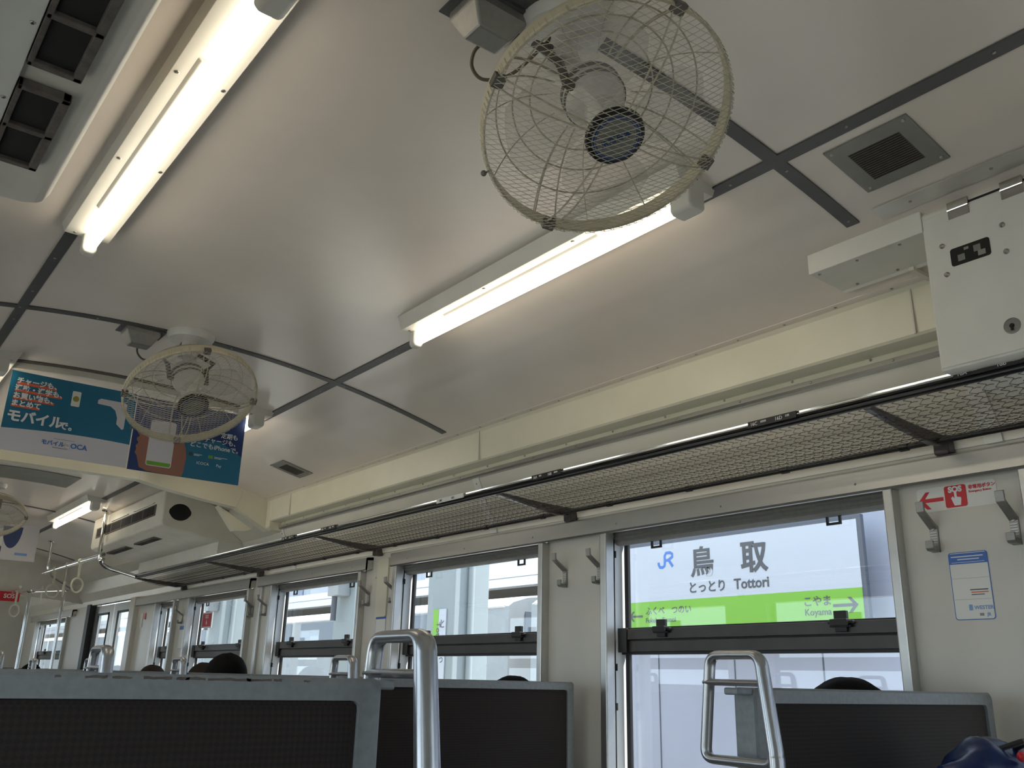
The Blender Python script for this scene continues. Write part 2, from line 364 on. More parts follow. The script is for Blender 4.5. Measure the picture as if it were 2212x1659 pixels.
# ---------------------------------------------------------------- windows
def window(name, y0, y1, latches, clips):
    r = root(name, (XW, y0, 0)); struct(r)
    # silver posts
    MB().box(2.243, 2.285, y0 - .012, y0 + .016, WZ0, .512).build('post', 'alu', r, bevel=.004)
    MB().box(2.243, 2.285, y1 - .022, y1 + .010, WZ0, .512).build('post', 'alu', r, bevel=.004)
    MB().box(2.285, 2.372, y1 - .003, y1 - .0005, WZ0, .50).box(2.285, 2.372, y0 + .0005, y0 + .003, WZ0, .50).build('jamb', 'jamb', r)
    mb = MB(); mb.box(2.30, 2.304, y1 - .006, y1 - .003, WZ0, .50)
    for z in (.44, .05, -.08): mb.box(2.298, 2.306, y1 - .012, y1 - .003, z - .012, z + .012)
    mb.build('blind_guide', 'dark', r)
    MB().use('black').box(2.345, 2.36, y1 - .030, y1 - .012, WZ0, .50).box(2.345, 2.36, y0 + .004, y0 + .016, WZ0, .50)\
        .box(2.345, 2.36, y0, y1, .486, .50).build('gasket', None, r, bevel=.002)
    MB().box(2.3515, 2.3545, y0 + .01, y1 - .02, .17, .49).build('upper_pane', 'glass', r)
    MB().box(2.3515, 2.3545, y0 + .01, y1 - .02, WZ0 + .01, .10).build('lower_pane', 'glass', r)
    mb = MB().use('darksash').box(2.322, 2.36, y0 + .004, y1 - .004, .143, .178).box(2.33, 2.36, y0 + .004, y1 - .004, .102, .139)
    mb.use('black').box(2.328, 2.36, y0 + .004, y1 - .004, .178, .183).box(2.335, 2.36, y0 + .004, y1 - .004, .138, .144).box(2.335, 2.36, y0 + .004, y1 - .004, .093, .103)
    mb.use('black').box(2.318, 2.36, y1 - .045, y1 - .002, .100, .182)
    mb.build('sash_rail', None, r, bevel=.0015)
    for ly in latches:
        mb = MB(); y = y0 + ly
        mb.box(2.312, 2.325, y - .020, y + .020, .180, .206); mb.box(2.310, 2.325, y - .040, y + .040, .170, .179)
        mb.box(2.300, 2.323, y - .027, y + .027, .164, .183); mb.box(2.312, 2.322, y - .019, y + .019, .148, .165); mb.box(2.308, 2.32, y - .034, y + .034, .161, .167)
        mb.build('latch', 'black', r, bevel=.002)
    mb = MB()
    pts = [(2.297, .518), (2.292, .510), (2.300, .504), (2.296, .497), (2.305, .490), (2.302, .482), (2.315, .474), (2.33, .472), (2.34, .476), (2.345, .518)]
    mb.py(pts, y0 + .006, y1 - .008); mb.build('blind', 'blind', r, smooth=True)
    for cy in clips:
        y = y0 + cy; mb = MB()
        mb.box(2.322, 2.328, y - .024, y - .017, .452, .476).box(2.322, 2.328, y + .017, y + .024, .452, .476).box(2.322, 2.328, y - .024, y + .024, .448, .455)
        mb.build('blind_clip', 'blackmetal', r)
    return r
w1 = window('window_1', *WIN[2], (.22, .90), (.22, .92))
for k, i in enumerate((0, 1, 3, 4, 5)): copy_tree(w1, (XW, WIN[i][0], 0)).name = 'window_%d' % (k + 2)
window('window_7', *NARROW, (.22,), (.20,))
window('window_8', *FARW, (.3, 1.1), (.3, 1.1))
for i, (a, b) in enumerate(WIN + [FARW]):       # left wall windows
    r = root('window_%d' % (9 + i), (XL, a, 0)); struct(r)
    MB().box(XL - .07, XL - .05, a, a + .03, WZ0, WZ1).box(XL - .07, XL - .05, b - .03, b, WZ0, WZ1).box(XL - .07, XL - .05, a, b, .10, .18).build('sash_rail', 'darksash', r)
    MB().box(XL - .062, XL - .058, a, b, WZ0, WZ1).build('pane', 'glass', r)
# silver blind boxes above the windows
for i, (a, b) in enumerate(((Y0, 3.86), (4.10, 5.47), (5.60, 8.02), (10.2, 12.2))):
    mb = MB().use('alu').py([(2.28, .578), (2.243, .574), (2.238, .568), (2.236, .514), (2.240, .508), (2.246, .512), (2.248, .560), (2.28, .562)], a, b)
    mb.py([(2.28, .578), (2.243, .574), (2.238, .568), (2.236, .514), (2.246, .508), (2.28, .520)], a, a + .003)
    mb.py([(2.28, .578), (2.243, .574), (2.238, .568), (2.236, .514), (2.246, .508), (2.28, .520)], b - .003, b)
    y = max(a, -.2) + .14
    while y < b: screw(mb, (2.2365, y, .535), (-1, 0, 0), .0035); y += .47
    struct(mb.build('trim_%d' % (25 + i), None))
# pillar cover strip between windows
struct(MB().box(2.262, 2.285, 5.46, 5.50, -.4, .60).build('trim_30', 'alu', bevel=.006))
MBp = MB().use('cream').prism(rrect(.105, .285, .012), (2.281, 3.985, .420), (0, -1, 0), (0, 0, 1), (-.010, 0, 0)); screw(MBp, (2.270, 4.045, .47), (-1, 0, 0), .005)
tag(MBp.build('cover_panel', None, bevel=.003), 'narrow cream cover panel with rounded corners on the pillar between two windows', 'panel')
# ---------------------------------------------------------------- car side door
d = root('door_1', (XW, DOOR[0], FLOOR)); struct(d)
for a, b in ((8.30, 8.93), (8.97, 9.60)):
    mb = MB(); mb.box(2.315, 2.345, a, a + .13, FLOOR, .58).box(2.315, 2.345, b - .13, b, FLOOR, .58).box(2.315, 2.345, a + .13, b - .13, .50, .58).box(2.315, 2.345, a + .13, b - .13, FLOOR, -.35)
    mb.build('door_leaf', 'alu', d, bevel=.003); MB().box(2.328, 2.333, a + .12, b - .12, -.36, .51).build('pane', 'glass', d)
    MB().box(2.310, 2.322, a + .12, a + .14, -.36, .51).box(2.310, 2.322, b - .14, b - .12, -.36, .51).box(2.310, 2.322, a + .12, b - .12, .49, .51).build('gasket', 'black', d)
MB().box(2.26, 2.32, 9.60, 9.72, FLOOR, .60).build('door_pocket', 'black', d)
MB().box(2.24, 2.30, 8.06, 8.20, FLOOR, .59).build('door_post', 'wall', d, bevel=.004)
mb = MB().use('sticker').box(2.2765, 2.279, 7.90, 7.96, .34, .45).use('red').box(2.2757, 2.2767, 7.82, 7.86, .40, .45)
tag(mb.build('door_notice', None), 'small white and red notices on the wall beside the far sliding door', 'sticker')
d2 = root('door_2', (XL, DOOR[0], FLOOR)); struct(d2)
MB().box(XL - .06, XL - .03, 8.30, 8.50, FLOOR, .58).box(XL - .06, XL - .03, 9.4, 9.6, FLOOR, .58).box(XL - .06, XL - .03, 8.5, 9.4, .45, .58).box(XL - .06, XL - .03, 8.5, 9.4, FLOOR, -.3).build('door_leaf', 'alu', d2)
MB().box(XL - .05, XL - .04, 8.5, 9.4, -.3, .45).build('pane', 'glass', d2)
# ---------------------------------------------------------------- luggage racks
def rack(label, x_front, x_back, y0, y1, brackets, side):
    r = root('luggage_rack', (x_front, y0, .64))
    s = side; X = lambda d: x_front + s * d
    MB().use('blackmetal').tube([(X(.006), y0, .641), (X(.006), y1, .641)], .009, 12).build('rail', None, r, smooth=True, label='black tube rail')
    mb = MB().use('chrome'); mb.py([(X(-.004), .647), (X(-.007), .652), (X(-.004), .657), (X(-.001), .659), (X(-.002), .663), (X(.006), .666), (X(.012), .660), (X(.012), .647)], y0, y1)
    mb.build('edge_rail', None, r, smooth=True, label='polished metal edge rail')
    zb = .602
    MB().tube([(x_back, y0, zb), (x_back, y1, zb)], .0075, 10).build('back_rail', 'blackmetal', r, smooth=True, label='thin black rear rail')
    mb = MB(); y = y0 + .2
    while y < y1:
        mb.lathe([(.010, -.012), (.0105, -.01), (.0105, .01), (.010, .012)], (x_back, y, zb), (0, 1, 0), 10); y += .37
    build_each(mb, 'clamp', 'blackmetal', r)
    # chain-link net: interlocking wavy wires hung between the rails, sagging a little
    mb = MB(); L = x_back - x_front; dy = .0285; nrow = 15; ny = int((y1 - y0) / dy)
    def P(j, t, ph):
        sag = -.022 * math.sin(math.pi * t)
        return V(x_front + L * t, y0 + dy * j + ph, .638 + (zb - .638) * t + sag)
    for j in range(ny):
        path = []
        for i in range(nrow * 2 + 1):
            t = i / (nrow * 2.0); ph = (-1 if i % 2 else 1) * dy * .26
            p = P(j, t, ph); p.z += (.003 if (i // 2) % 2 else -.001); path.append(p)
        mb.tube(path, .00085, 3, caps=False)
        for i in range(nrow):
            t = (i + .5) / nrow
            a = P(j, t, dy * .2); b = P(j + 1, t, -dy * .2); c = (a + b) / 2; c.x -= .0075 * s; c.z -= .002
            mb.tube([a, a.lerp(c, .6) - EX * .002 * s, c, b.lerp(c, .6) - EX * .002 * s, b], .00085, 3, caps=False)
    mb.build('net', 'net', r, label='dark knitted wire net')
    for yb in brackets:
        mb = MB()
        mb.prism([(0, 0), (0, -.012), (abs(L) * .5, -.034), (abs(L) * .93, -.048), (abs(L) + .05, -.040), (abs(L) + .05, -.014), (abs(L) * .7, -.012)],
                 (x_front + s * .004, yb - .011, .640), (s, 0, 0), (0, 0, 1), (0, .022, 0))
        mb.box(min(x_back + s * .03, x_back + s * .07), max(x_back + s * .03, x_back + s * .07), yb - .02, yb + .02, .575, .625)
        mb.build('bracket', 'bracket', r, bevel=.005)
    return r
rk = rack('', 1.90, 2.205, -.5, 6.93, (-.36, 1.10, 2.555, 4.02, 5.48, 6.90), 1)
tag(rk, 'long overhead luggage rack of dark wire net above the sunny windows', 'luggage rack')
rk2 = rack('', -.05, -.355, -.5, 6.93, (1.10, 2.555, 4.02, 5.48, 6.90), -1)
tag(rk2, 'overhead luggage rack on the near side above the viewer, mostly out of the picture', 'luggage rack')
# row-number plates on the rail
def plate(yc, wd, t1, t2, m, ink, lab):
    mb = MB().use(m).box(1.8915, 1.8945, yc - wd / 2, yc + wd / 2, .6465, .6635)
    xx = 1.8912
    if m == 'black':
        mb.use(ink).text(t1, (xx, yc + wd / 2 - .008, .6505), -EY, EZ, .0135)
        mb.text(t2, (xx, yc - .012 + .002, .6505), -EY, EZ, .0135)
        mb.text('窓側' if t1[-1] == 'A' else '通路側', (xx, yc + wd / 2 - .040, .6545), -EY, EZ, .0062); mb.text('通路側' if t2[-1] == 'B' else '窓側', (xx, yc - .042, .6545), -EY, EZ, .0062)
    else:
        mb.use(ink).text(t1, (xx, yc + wd / 2 - .02, .6505), -EY, EZ, .0125); mb.text(t2, (xx, yc - .012, .6505), -EY, EZ, .0125)
    return tag(mb.build('seat_number_plate', None), lab, 'number plate', 'seat number plates along the rack rail')
plate(.80, .165, '18A', '18B', 'black', 'white', 'black plate reading 18A 18B on the rack rail under the white cabinet')
plate(1.36, .15, '16C', '16D', 'black', 'white', 'black plate reading 16C 16D on the rack rail over the station sign window')
plate(2.27, .15, '16A', '16B', 'black', 'white', 'black plate reading 16A 16B on the rack rail above the coat hooks')
plate(2.845, .18, '14C', '14D', 'sticker', 'ink', 'pale plate reading 14C 14D on the rack rail, the only white one')
plate(3.86, .15, '14A', '14B', 'black', 'white', 'small dark plate reading 14A 14B on the rack rail past the white plate')
plate(4.30, .15, '12C', '12D', 'black', 'white', 'small dark plate reading 12C 12D on the rack rail near the cross beam')
# ---------------------------------------------------------------- ceiling lamps
def lamp(x, y0, y1, name='ceiling_lamp'):
    zc = cz(x + .01); r = root(name, (x, y0, zc)); hx = x + (.005 if x > AP else -.005)
    zt, zb = zc, zc - .032
    def prof(sx): return [(hx - .075, zt + .01), (hx - .058, zb), (hx + .053, zb), (hx + .070, zt + .01)]
    mb = MB().use('offwhite').py(prof(1), y0 - .05, y1 + .02)
    for yy in (y0 + .33, y0 + .72):
        screw(mb, (hx - .046, yy, zb), (0, 0, -1), .006); screw(mb, (hx + .044, yy, zb), (0, 0, -1), .006)
    for yy in (y0 - .03, y1 + .005): screw(mb, (hx - .035, yy, zb), (0, 0, -1), .005)
    mb.build('housing', None, r, bevel=.003)
    MB().use('offwhite').py([(hx - .030, zb + .001), (hx - .022, zb - .006), (hx + .022, zb - .006), (hx + .03, zb + .001)], y0 + .26, y1 - .18).build('reflector', None, r, bevel=.002)
    zq = zc - .062
    MB().lathe([(.012, 0), (.0155, .006), (.0155, y1 - y0 - .006), (.012, y1 - y0)], (x, y0, zq), (0, 1, 0), 20).build('tube', 'tube', r, smooth=True)
    mb = MB(); mb.prism([(-.027, .034), (-.027, -.016), (-.018, -.026), (.018, -.026), (.027, -.016), (.027, .034)], (x, y0 - .052, zq), EX, EZ, (0, .062, 0))
    mb.build('end_cap', 'offwhite', r, bevel=.006, seg=3)
    mb = MB(); mb.prism([(-.019, .034), (-.019, -.012), (-.012, -.022), (.012, -.022), (.019, -.012), (.019, .034)], (x, y1 - .006, zq), EX, EZ, (0, .030, 0))
    mb.build('end_cap', 'offwhite', r, bevel=.006, seg=3)
    return r
G = 'fluorescent lamps on the ceiling'
l1 = tag(lamp(1.432, 1.24, 2.385), 'lit fluorescent lamp directly behind the big near fan', 'ceiling lamp', G)
l2 = tag(lamp(.412, 1.22, 2.385), 'lit fluorescent lamp nearest the dark square vents', 'ceiling lamp', G)
tag(copy_tree(l1, (1.432, 3.74, ORG[l1.name][2])), 'lit fluorescent lamp mostly hidden behind the far fan and the navy poster', 'ceiling lamp', G)
tag(copy_tree(l2, (.412, 3.70, ORG[l2.name][2])), 'lit fluorescent lamp cut by the left edge beside the teal poster', 'ceiling lamp', G)
tag(copy_tree(l1, (1.46, 6.55, cz(1.46))), 'short distant lit fluorescent lamp beyond the cream cross beam', 'ceiling lamp', G)
for y in (9.0,): tag(copy_tree(l2, (.412, 6.55, ORG[l2.name][2])), 'distant lit fluorescent lamp on the far ceiling, out of the picture on the left', 'ceiling lamp', G)
# ---------------------------------------------------------------- fans
def fan(mount, head, ax, label, txt=True):
    r = root('ceiling_fan', mount); mt = V(*mount); c = V(*head); n = V(*ax).normalized()
    u = (EX - n * EX.dot(n)).normalized(); v = n.cross(u)      # v points roughly along -y or up in the dial
    if v.z < 0: v = -v
    R = .22
    MB().lathe([(.082, .004), (.082, -.012), (.074, -.026), (.040, -.034)], mt, EZ, 32).build('mount_plate', 'fanwhite', r, smooth=True)
    mb = MB()
    for a in range(6):
        p = mt + V(math.cos(a * 1.047 + .3) * .056, math.sin(a * 1.047 + .3) * .056, -.0285); mb.lathe([(.008, 0), (.008, .003)], p, EZ, 10)
    build_each(mb, 'bolt', 'dark', r)
    back = c - n * .155
    # swivel column and yoke
    MB().tube([mt - EZ * .02, mt - EZ * .065, mt - EZ * .09 + V(0, 0, 0)], [.030, .026, .034], 16).build('swivel', 'fanwhite', r, smooth=True)
    mb = MB()
    for sgn in (-1, 1):
        a = mt - EZ * .07 + u * (.03 * sgn); b = c - n * .13 + u * (.070 * sgn) + EZ * .02; d_ = c - n * .085 + u * (.066 * sgn)
        mb.tube([a, a.lerp(b, .5) + u * .045 * sgn, b, d_, d_ - u * .02 * sgn], .0085, 8)
    mb.build('yoke', 'fandark', r, smooth=True)
    MB().lathe([(.012, -.160), (.035, -.155), (.050, -.138), (.056, -.115), (.056, -.088), (.048, -.064), (.030, -.050), (.026, -.022), (.020, -.008)], c, n, 32).build('motor', 'fanwhite', r, smooth=True)
    mb = MB(); mb.lathe([(.0575, -.118), (.0575, -.106)], c, n, 32); mb.lathe([(.0575, -.094), (.0575, -.086)], c, n, 32); build_each(mb, 'motor_band', 'fandark', r, smooth=True)
    for k in range(4):
        a0 = k * math.pi / 2 + .5; vs = []; fs = []
        N1, N2 = 7, 7
        for i in range(N1):
            rr = .028 + (.178 - .028) * i / (N1 - 1)
            for j in range(N2):
                q = j / (N2 - 1.0) - .5; wd = (.55 + .75 * math.sin(math.pi * min(1, i / (N1 - 1.0) * .75 + .12)))
                if i == N1 - 1: wd *= .72
                a = a0 + q * wd + .25 * i / N1
                vs.append(c + u * math.cos(a) * rr + v * math.sin(a) * rr + n * (-.022 + q * .032 * (1 - .3 * i / N1)))
        for i in range(N1 - 1):
            for j in range(N2 - 1): fs.append((i * N2 + j, i * N2 + j + 1, (i + 1) * N2 + j + 1, (i + 1) * N2 + j))
        b = MB().add(vs, fs).build('blade', 'blade', r, smooth=True)
        sm = b.modifiers.new('solid', 'SOLIDIFY'); sm.thickness = .002
    MB().lathe([(.030, -.045), (.033, -.03), (.030, -.004), (.012, .004)], c, n, 24).build('hub', 'fanwhite', r, smooth=True)
    # rim band and guard wires
    mb = MB(); N = 96; vs = []; fs = []
    for i in range(N):
        a = 2 * math.pi * i / N; e = u * math.cos(a) + v * math.sin(a)
        for rr, h in ((R, -.030), (R + .003, -.026), (R + .003, -.002), (R, .001), (R - .002, -.002), (R - .002, -.028)): vs.append(c + e * rr + n * h)
    for i in range(N):
        for j in range(6): fs.append((i * 6 + j, i * 6 + (j + 1) % 6, ((i + 1) % N) * 6 + (j + 1) % 6, ((i + 1) % N) * 6 + j))
    mb.add(vs, fs).build('rim', 'fancream', r, smooth=True)
    def wires(cnt, r0, prof, tw, rad, seg=10, a0=0.0, r1=R):
        mb = MB()
        for k in range(cnt):
            a = a0 + 2 * math.pi * k / cnt; path = []
            for i in range(seg + 1):
                t = i / seg; rr = r0 + (r1 - r0) * t; aa = a + tw * (1 - t) ** 1.3
                path.append(c + (u * math.cos(aa) + v * math.sin(aa)) * rr + n * prof(t))
            mb.tube(path, rad, 3, caps=False)
        return mb
    fp = lambda t: .044 * (1 - t ** 3.0)
    bp = lambda t: -.028 - .085 * (1 - t ** 2.4)
    # fine diamond net stretched over the front of the guard and tucked round the rim
    mb = MB(); RN = R + .004
    for (dx, dz), sp in (((.956, .292), .0092), ((.80, -.60), .0104)):
        e = RX * dx + RU * dz; e = (e - n * e.dot(n)).normalized(); f = n.cross(e); k = -int(RN / sp)
        while k * sp < RN:
            h = k * sp; hw = math.sqrt(max(RN * RN - h * h, 0)); path = []
            if hw > .02:
                path.append(c + e * -hw * 1.0 + f * h - n * .012)
                for i in range(15):
                    a = -hw + 2 * hw * i / 14; rr = math.sqrt(a * a + h * h) / RN; path.append(c + e * a + f * h + n * (.006 + .044 * (1 - min(1, rr) ** 3)))
                path.append(c + e * hw + f * h - n * .012); mb.tube(path, .00062, 3, caps=False)
            k += 1
    mb.build('guard_net', 'fanwire', r, label='fine diamond wire net')
    # sparse wire cage behind
    wires(12, .075, bp, 0, .0012).build('rear_guard', 'fanwire', r, label='radial wires of the rear guard')
    mb = MB()
    for k in range(4):
        for da in (-.10, .10):
            a = k * math.pi / 2 + .12 + da; path = []
            for i in range(9):
                t = i / 8; rr = .048 + (R - .048) * t; aa = a + da * (-.6) * t
                path.append(c + (u * math.cos(aa) + v * math.sin(aa)) * rr + n * (fp(t) - .0015))
            mb.tube(path, .0017, 5)
            path = [c + (u * math.cos(a) + v * math.sin(a)) * (.075 + (R - .075) * i / 8) + n * (bp(i / 8) - .002) for i in range(9)]
            mb.tube(path, .0017, 5)
    for rr in (.115, .150, .185):
        t = (rr - .075) / (R - .075); mb.tube([c + (u * math.cos(a) + v * math.sin(a)) * rr + n * (bp(t) - .002) for a in [2 * math.pi * i / 64 for i in range(64)]], .0016, 5, closed=True)
    for rr in (R,):
        mb.tube([c + (u * math.cos(a) + v * math.sin(a)) * rr + n * .003 for a in [2 * math.pi * i / 72 for i in range(72)]], .0022, 5, closed=True)
    mb.build('guard_ribs', 'fanwire', r, smooth=True)
    mb = MB()
    for k in range(4):
        a = k * math.pi / 2 + .12; e = u * math.cos(a) + v * math.sin(a); t_ = n.cross(e)
        mb.obox(c + e * (R - .012) - t_ * .011 - n * .008, e * .020, t_ * .022, n * .014)
    e = (-u * .62 - v * .78).normalized(); mb.ellipsoid(c + e * (R + .012), .0055, .0055, .0055, 10, 6); mb.tube([c + e * R, c + e * (R + .010)], .002, 6)
    build_each(mb, 'guard_clip', 'fandark', r)
    bd = MB().use('black').lathe([(.051, .032), (.053, .037), (.051, .044), (.044, .046)], c, n, 40).use('ventgrey').lathe([(.0435, .0462), (.0425, .0478)], c, n, 40).build('badge', None, r, smooth=True, label='dark round badge with a blue ring')
    mb = MB(); mb.use('navyink')
    for rr, w2 in ((.0405, .0019), (.0365, .0009)):
        mb.tube([c + (u * math.cos(a) + v * math.sin(a)) * rr + n * .0478 for a in [2 * math.pi * i / 48 for i in range(48)]], w2, 5, closed=True)
    if txt:
        tu = (RX * .88 + RU * .47); tu = (tu - n * tu.dot(n)).normalized(); tv = n.cross(tu)
        mb.text('JR西日本', c + n * .0478 - tv * .005, tu, tv, .0142, .0005, .0004, 'CENTER')
    mb.build('badge_print', None, bd)
    # little strap badge on the rim side is a guard handle; wiring box with its looping cord stands beside the mount
    tag(r, label, 'fan', 'ceiling fans along the middle of the car')
    return r
fan((.892, 1.034, cz(.89)), (.934, .962, .916), (-.085, -.475, -.876), 'big near ceiling fan in front of a fluorescent lamp')
fan((.915, 3.095, cz(.91)), (.932, 3.043, .904), (.072, -.531, -.845), 'smaller farther ceiling fan overlapping the two posters', False)
fan((.86, 6.72, cz(.86)), (.86, 6.66, .915), (.05, -.45, -.86), 'distant ceiling fan beyond the posters, cut by the left edge', False)
def wiring_box(x, y, cx, cy, label):
    z = cz(x); r = root('wiring_box', (x, y, z))
    MB().obox((x - .075, y - .05, z - .006), (.15, -.0, -.001), (0, .10, 0), (0, 0, .008)).build('base_plate', 'strip', r)
    mb = MB(); b = [(x - .058, y - .042), (x + .058, y - .042), (x + .058, y + .042), (x - .058, y + .042)]; t = [(x - .034, y - .024), (x + .034, y - .024), (x + .034, y + .024), (x - .034, y + .024)]
    mb.add([(p, q, z - .004) for p, q in b] + [(p, q, z - .022) for p, q in b] + [(p, q, z - .062) for p, q in t], [(0, 1, 2, 3), (8, 9, 10, 11)] + [(i, (i + 1) % 4, 4 + (i + 1) % 4, 4 + i) for i in range(4)] + [(4 + i, 4 + (i + 1) % 4, 8 + (i + 1) % 4, 8 + i) for i in range(4)])
    mb.build('cover', 'hook', r, bevel=.004)
    MB().tube([(x + .02, y + .03, z - .03), (x + .01, y + .055, z - .045), (x + .02, y + .075, z - .065), (x + .045, y + .07, z - .082), (x + .08, y + .03, z - .075), (cx - .03, cy + .02, z - .05), (cx - .02, cy, z - .03)], .0035, 6, curve=True).build('cord', 'cord', r, smooth=True)
    tag(r, label, 'wiring box', 'wiring boxes beside the ceiling fans')
    return r
wiring_box(.765, 1.095, .89, 1.034, 'grey metal wiring box with a looping cord beside the big near fan')
wiring_box(.762, 3.165, .91, 3.095, 'grey metal wiring box with a looping cord beside the smaller farther fan')
# ---------------------------------------------------------------- ceiling vents
def cpt(x, y, d=0.0): return V(x, y, cz(x) - d)
def vent(x0, x1, y0, y1, lab):
    xc, yc = (x0 + x1) / 2, (y0 + y1) / 2; r = root('ceiling_vent', (xc, yc, cz(xc)))
    a, b = V(x0, 0, cz(x0)), V(x1, 0, cz(x1)); u = (b - a).normalized(); L = (b - a).length; n = V(u.z, 0, -u.x)
    if n.z > 0: n = -n
    o_ = V(x0, y0, cz(x0)) - n * .002
    mb = MB().use('ventgrey').obox(o_, u * L, EY * (y1 - y0), n * .006)
    for i in (0.07, .93):
        for j in (0.07, .93): screw(mb, o_ + u * L * i + EY * (y1 - y0) * j + n * .006, n)
    mb.build('plate', None, r, bevel=.0015)
    mb = MB().use('dark'); k = 15
    for i in range(k):
        q = .22 + .56 * i / (k - 1)
        mb.obox(o_ + u * L * q + EY * (y1 - y0) * .20 + n * .0062, u * L * .016, EY * (y1 - y0) * .60, n * .0006)
    mb.use('grime').obox(o_ + u * L * .21 + EY * (y1 - y0) * .19 + n * .006, u * L * .60, EY * (y1 - y0) * .62, n * .0003)
    mb.build('grille', None, r)
    tag(r, lab, 'vent', 'grey vents in the ceiling')
vent(1.55, 1.72, .745, .935, 'grey square ceiling vent with fine dark slits near the white cabinet')
vent(1.82, 1.995, 4.30, 4.46, 'small flat grey ceiling vent beside the navy poster')
# ---------------------------------------------------------------- near right cabinet and duct
r = root('wall_cabinet', (1.85, .45, .65))
mb = MB().use('offwhite'); mb.py([(1.85, .655), (1.85, 1.03), (1.865, 1.046), (2.06, 1.0), (2.06, .86), (2.15, .83), (2.15, .655)], -.9, .887)
mb.build('body', None, r, bevel=.003)
mb = MB().use('offwhite').box(1.846, 1.850, -.85, .883, .660, 1.018); mb.build('door', None, r, bevel=.0015)
mb = MB().use('dark').prism(rrect(.085, .042, .006), (1.8455, .788, .903), (0, -1, 0), (0, 0, 1), (-.0008, 0, 0)); q = mb.build('window_opening', None, r)
mb = MB().use('ventgrey').box(1.8440, 1.8446, .80, .815, .890, .905).box(1.8440, 1.8446, .765, .78, .900, .915).use('hook').box(1.8440, 1.8446, .756, .772, .888, .900).box(1.844, 1.8446, .79, .80, .912, .918); mb.build('fitting', None, q)
mb = MB()
for p in ((.852, .942), (.850, .872), (.722, .942), (.722, .880)): mb.lathe([(.006, 0), (.006, .002), (.003, .0045)], (1.846, p[0] - .006, p[1] - .003), (-1, 0, 0), 14)
build_each(mb, 'screw', 'screw', r, smooth=True)
q = MB().use('ventgrey').lathe([(.017, 0), (.017, .0015), (.0145, .002), (.0145, .0015)], (1.846, .728, .713), (-1, 0, 0), 28).use('dark').lathe([(.005, 0), (.005, .0026)], (1.846, .728, .713), (-1, 0, 0), 14).box(1.8425, 1.845, .7255, .7305, .703, .713).build('lock', None, r, smooth=True)
for yy in (.80, .685, .57, .2):
    MB().use('screw').box(1.8435, 1.847, yy - .023, yy + .023, .995, 1.035).use('chrome').tube([(1.843, yy - .023, 1.016), (1.843, yy + .023, 1.016)], .003, 8).build('hinge', None, r)
mb = MB().use('dark')
for a, b in ((.735, .775), (.62, .66)): mb.box(1.8475, 1.8495, a - .03, b + .02, 1.0215, 1.026)
build_each(mb, 'slot', None, r)
tag(r, 'off-white metal wall cabinet with keyhole and small window above the rack', 'cabinet')
r = root('wiring_duct', (1.85, 1.0, .95))
mb = MB().use('offwhite').py([(1.845, .990), (1.845, 1.052), (1.86, 1.052), (2.02, 1.0), (2.00, .982), (1.99, .987)], .885, 1.185); mb.build('cover', None, r, bevel=.002)
mb = MB()
for p in ((1.862, 1.165), (1.862, 1.06), (1.862, .95), (1.975, 1.13), (1.975, 1.02)): screw(mb, (p[0], p[1], .990 - (p[0] - 1.845) * .04), (0, 0, -1), .004)
build_each(mb, 'screw', None, r)
MB().use('acwhite').box(1.985, 2.075, .985, .998, .976, .986).build('joint_strap', 'ceil', r)
tag(r, 'flat off-white ceiling duct box joined to the wall cabinet', 'duct')
mb = MB().use('alu').obox((1.775, .60, cz(1.775) - .003), (.045, 0, cz(1.82) - cz(1.775)), (0, .36, 0), (0, 0, -.002))
for y in (.70, .88): screw(mb, (1.797, y, cz(1.797) - .005), (0, 0, -1), .004)
tag(mb.build('joint_plate', None), 'thin pale metal joint plate on the ceiling above the cabinet hinge', 'plate')
# ---------------------------------------------------------------- air-conditioning units
def ac(side, xf, y0, y1, label, z_front, z_back):
    s = side; X = lambda d: xf + s * d
    r = root('air_conditioner', (xf, y0, z_front))
    tt = [(X(.02 + .05 * i), cz(X(.02 + .05 * i)) - .001) for i in range(0, 11 if s < 0 else 9)]
    wq = .60 if s < 0 else .53
    pts = [(X(0), cz(xf) - .012), (X(0), z_front + .03), (X(.012), z_front + .008), (X(.04), z_front), (X(.37), z_back), (X(wq), z_back)] + tt[::-1]
    MB().py(pts, y0, y1).build('casing', 'acwhite', r, smooth=True, bevel=.012, seg=3)
    # front grille
    zc_ = z_front + .119; mb = MB().use('grime').box(min(X(-.004), X(.006)), max(X(-.004), X(.006)), y0 + .14, y1 - .12, zc_ - .036, zc_ + .036)
    mb.build('grille_frame', None, r, bevel=.002)
    mb = MB().use('dark'); L = (y1 - y0 - .30)
    for i in range(11):
        a = y0 + .15 + L * i / 11 + (.012 if i % 2 == 0 else .004); b = a + L / 11 - .012
        mb.box(min(X(-.0048), X(-.0042)), max(X(-.0048), X(-.0042)), a, b, zc_ - .027, zc_ + .027)
    build_each(mb, 'grille_opening', None, r)
    mb = MB().use('offwhite').box(min(X(-.008), X(.002)), max(X(-.008), X(.002)), y0 + .18, y0 + .62, zc_ + .045, zc_ + .051).box(min(X(-.008), X(.002)), max(X(-.008), X(.002)), y0 + .75, y0 + 1.15, zc_ + .045, zc_ + .051)
    build_each(mb, 'louvre_lip', None, r)
    return r, X
r, X = ac(1, 1.65, 5.64, 7.30, '', .838, .786)
mb = MB()
for a, b in ((6.06, 6.51), (6.70, 7.20)):
    mb.box(1.745, 1.800, a, b, .820, .833)
mb.build('outlet_frame', 'grime', r)
mb = MB()
for a, b in ((6.08, 6.27), (6.30, 6.49), (6.72, 6.94), (6.97, 7.18)): mb.box(1.752, 1.793, a, b, .8185, .821)
build_each(mb, 'outlet', 'dark', r)
pts = []
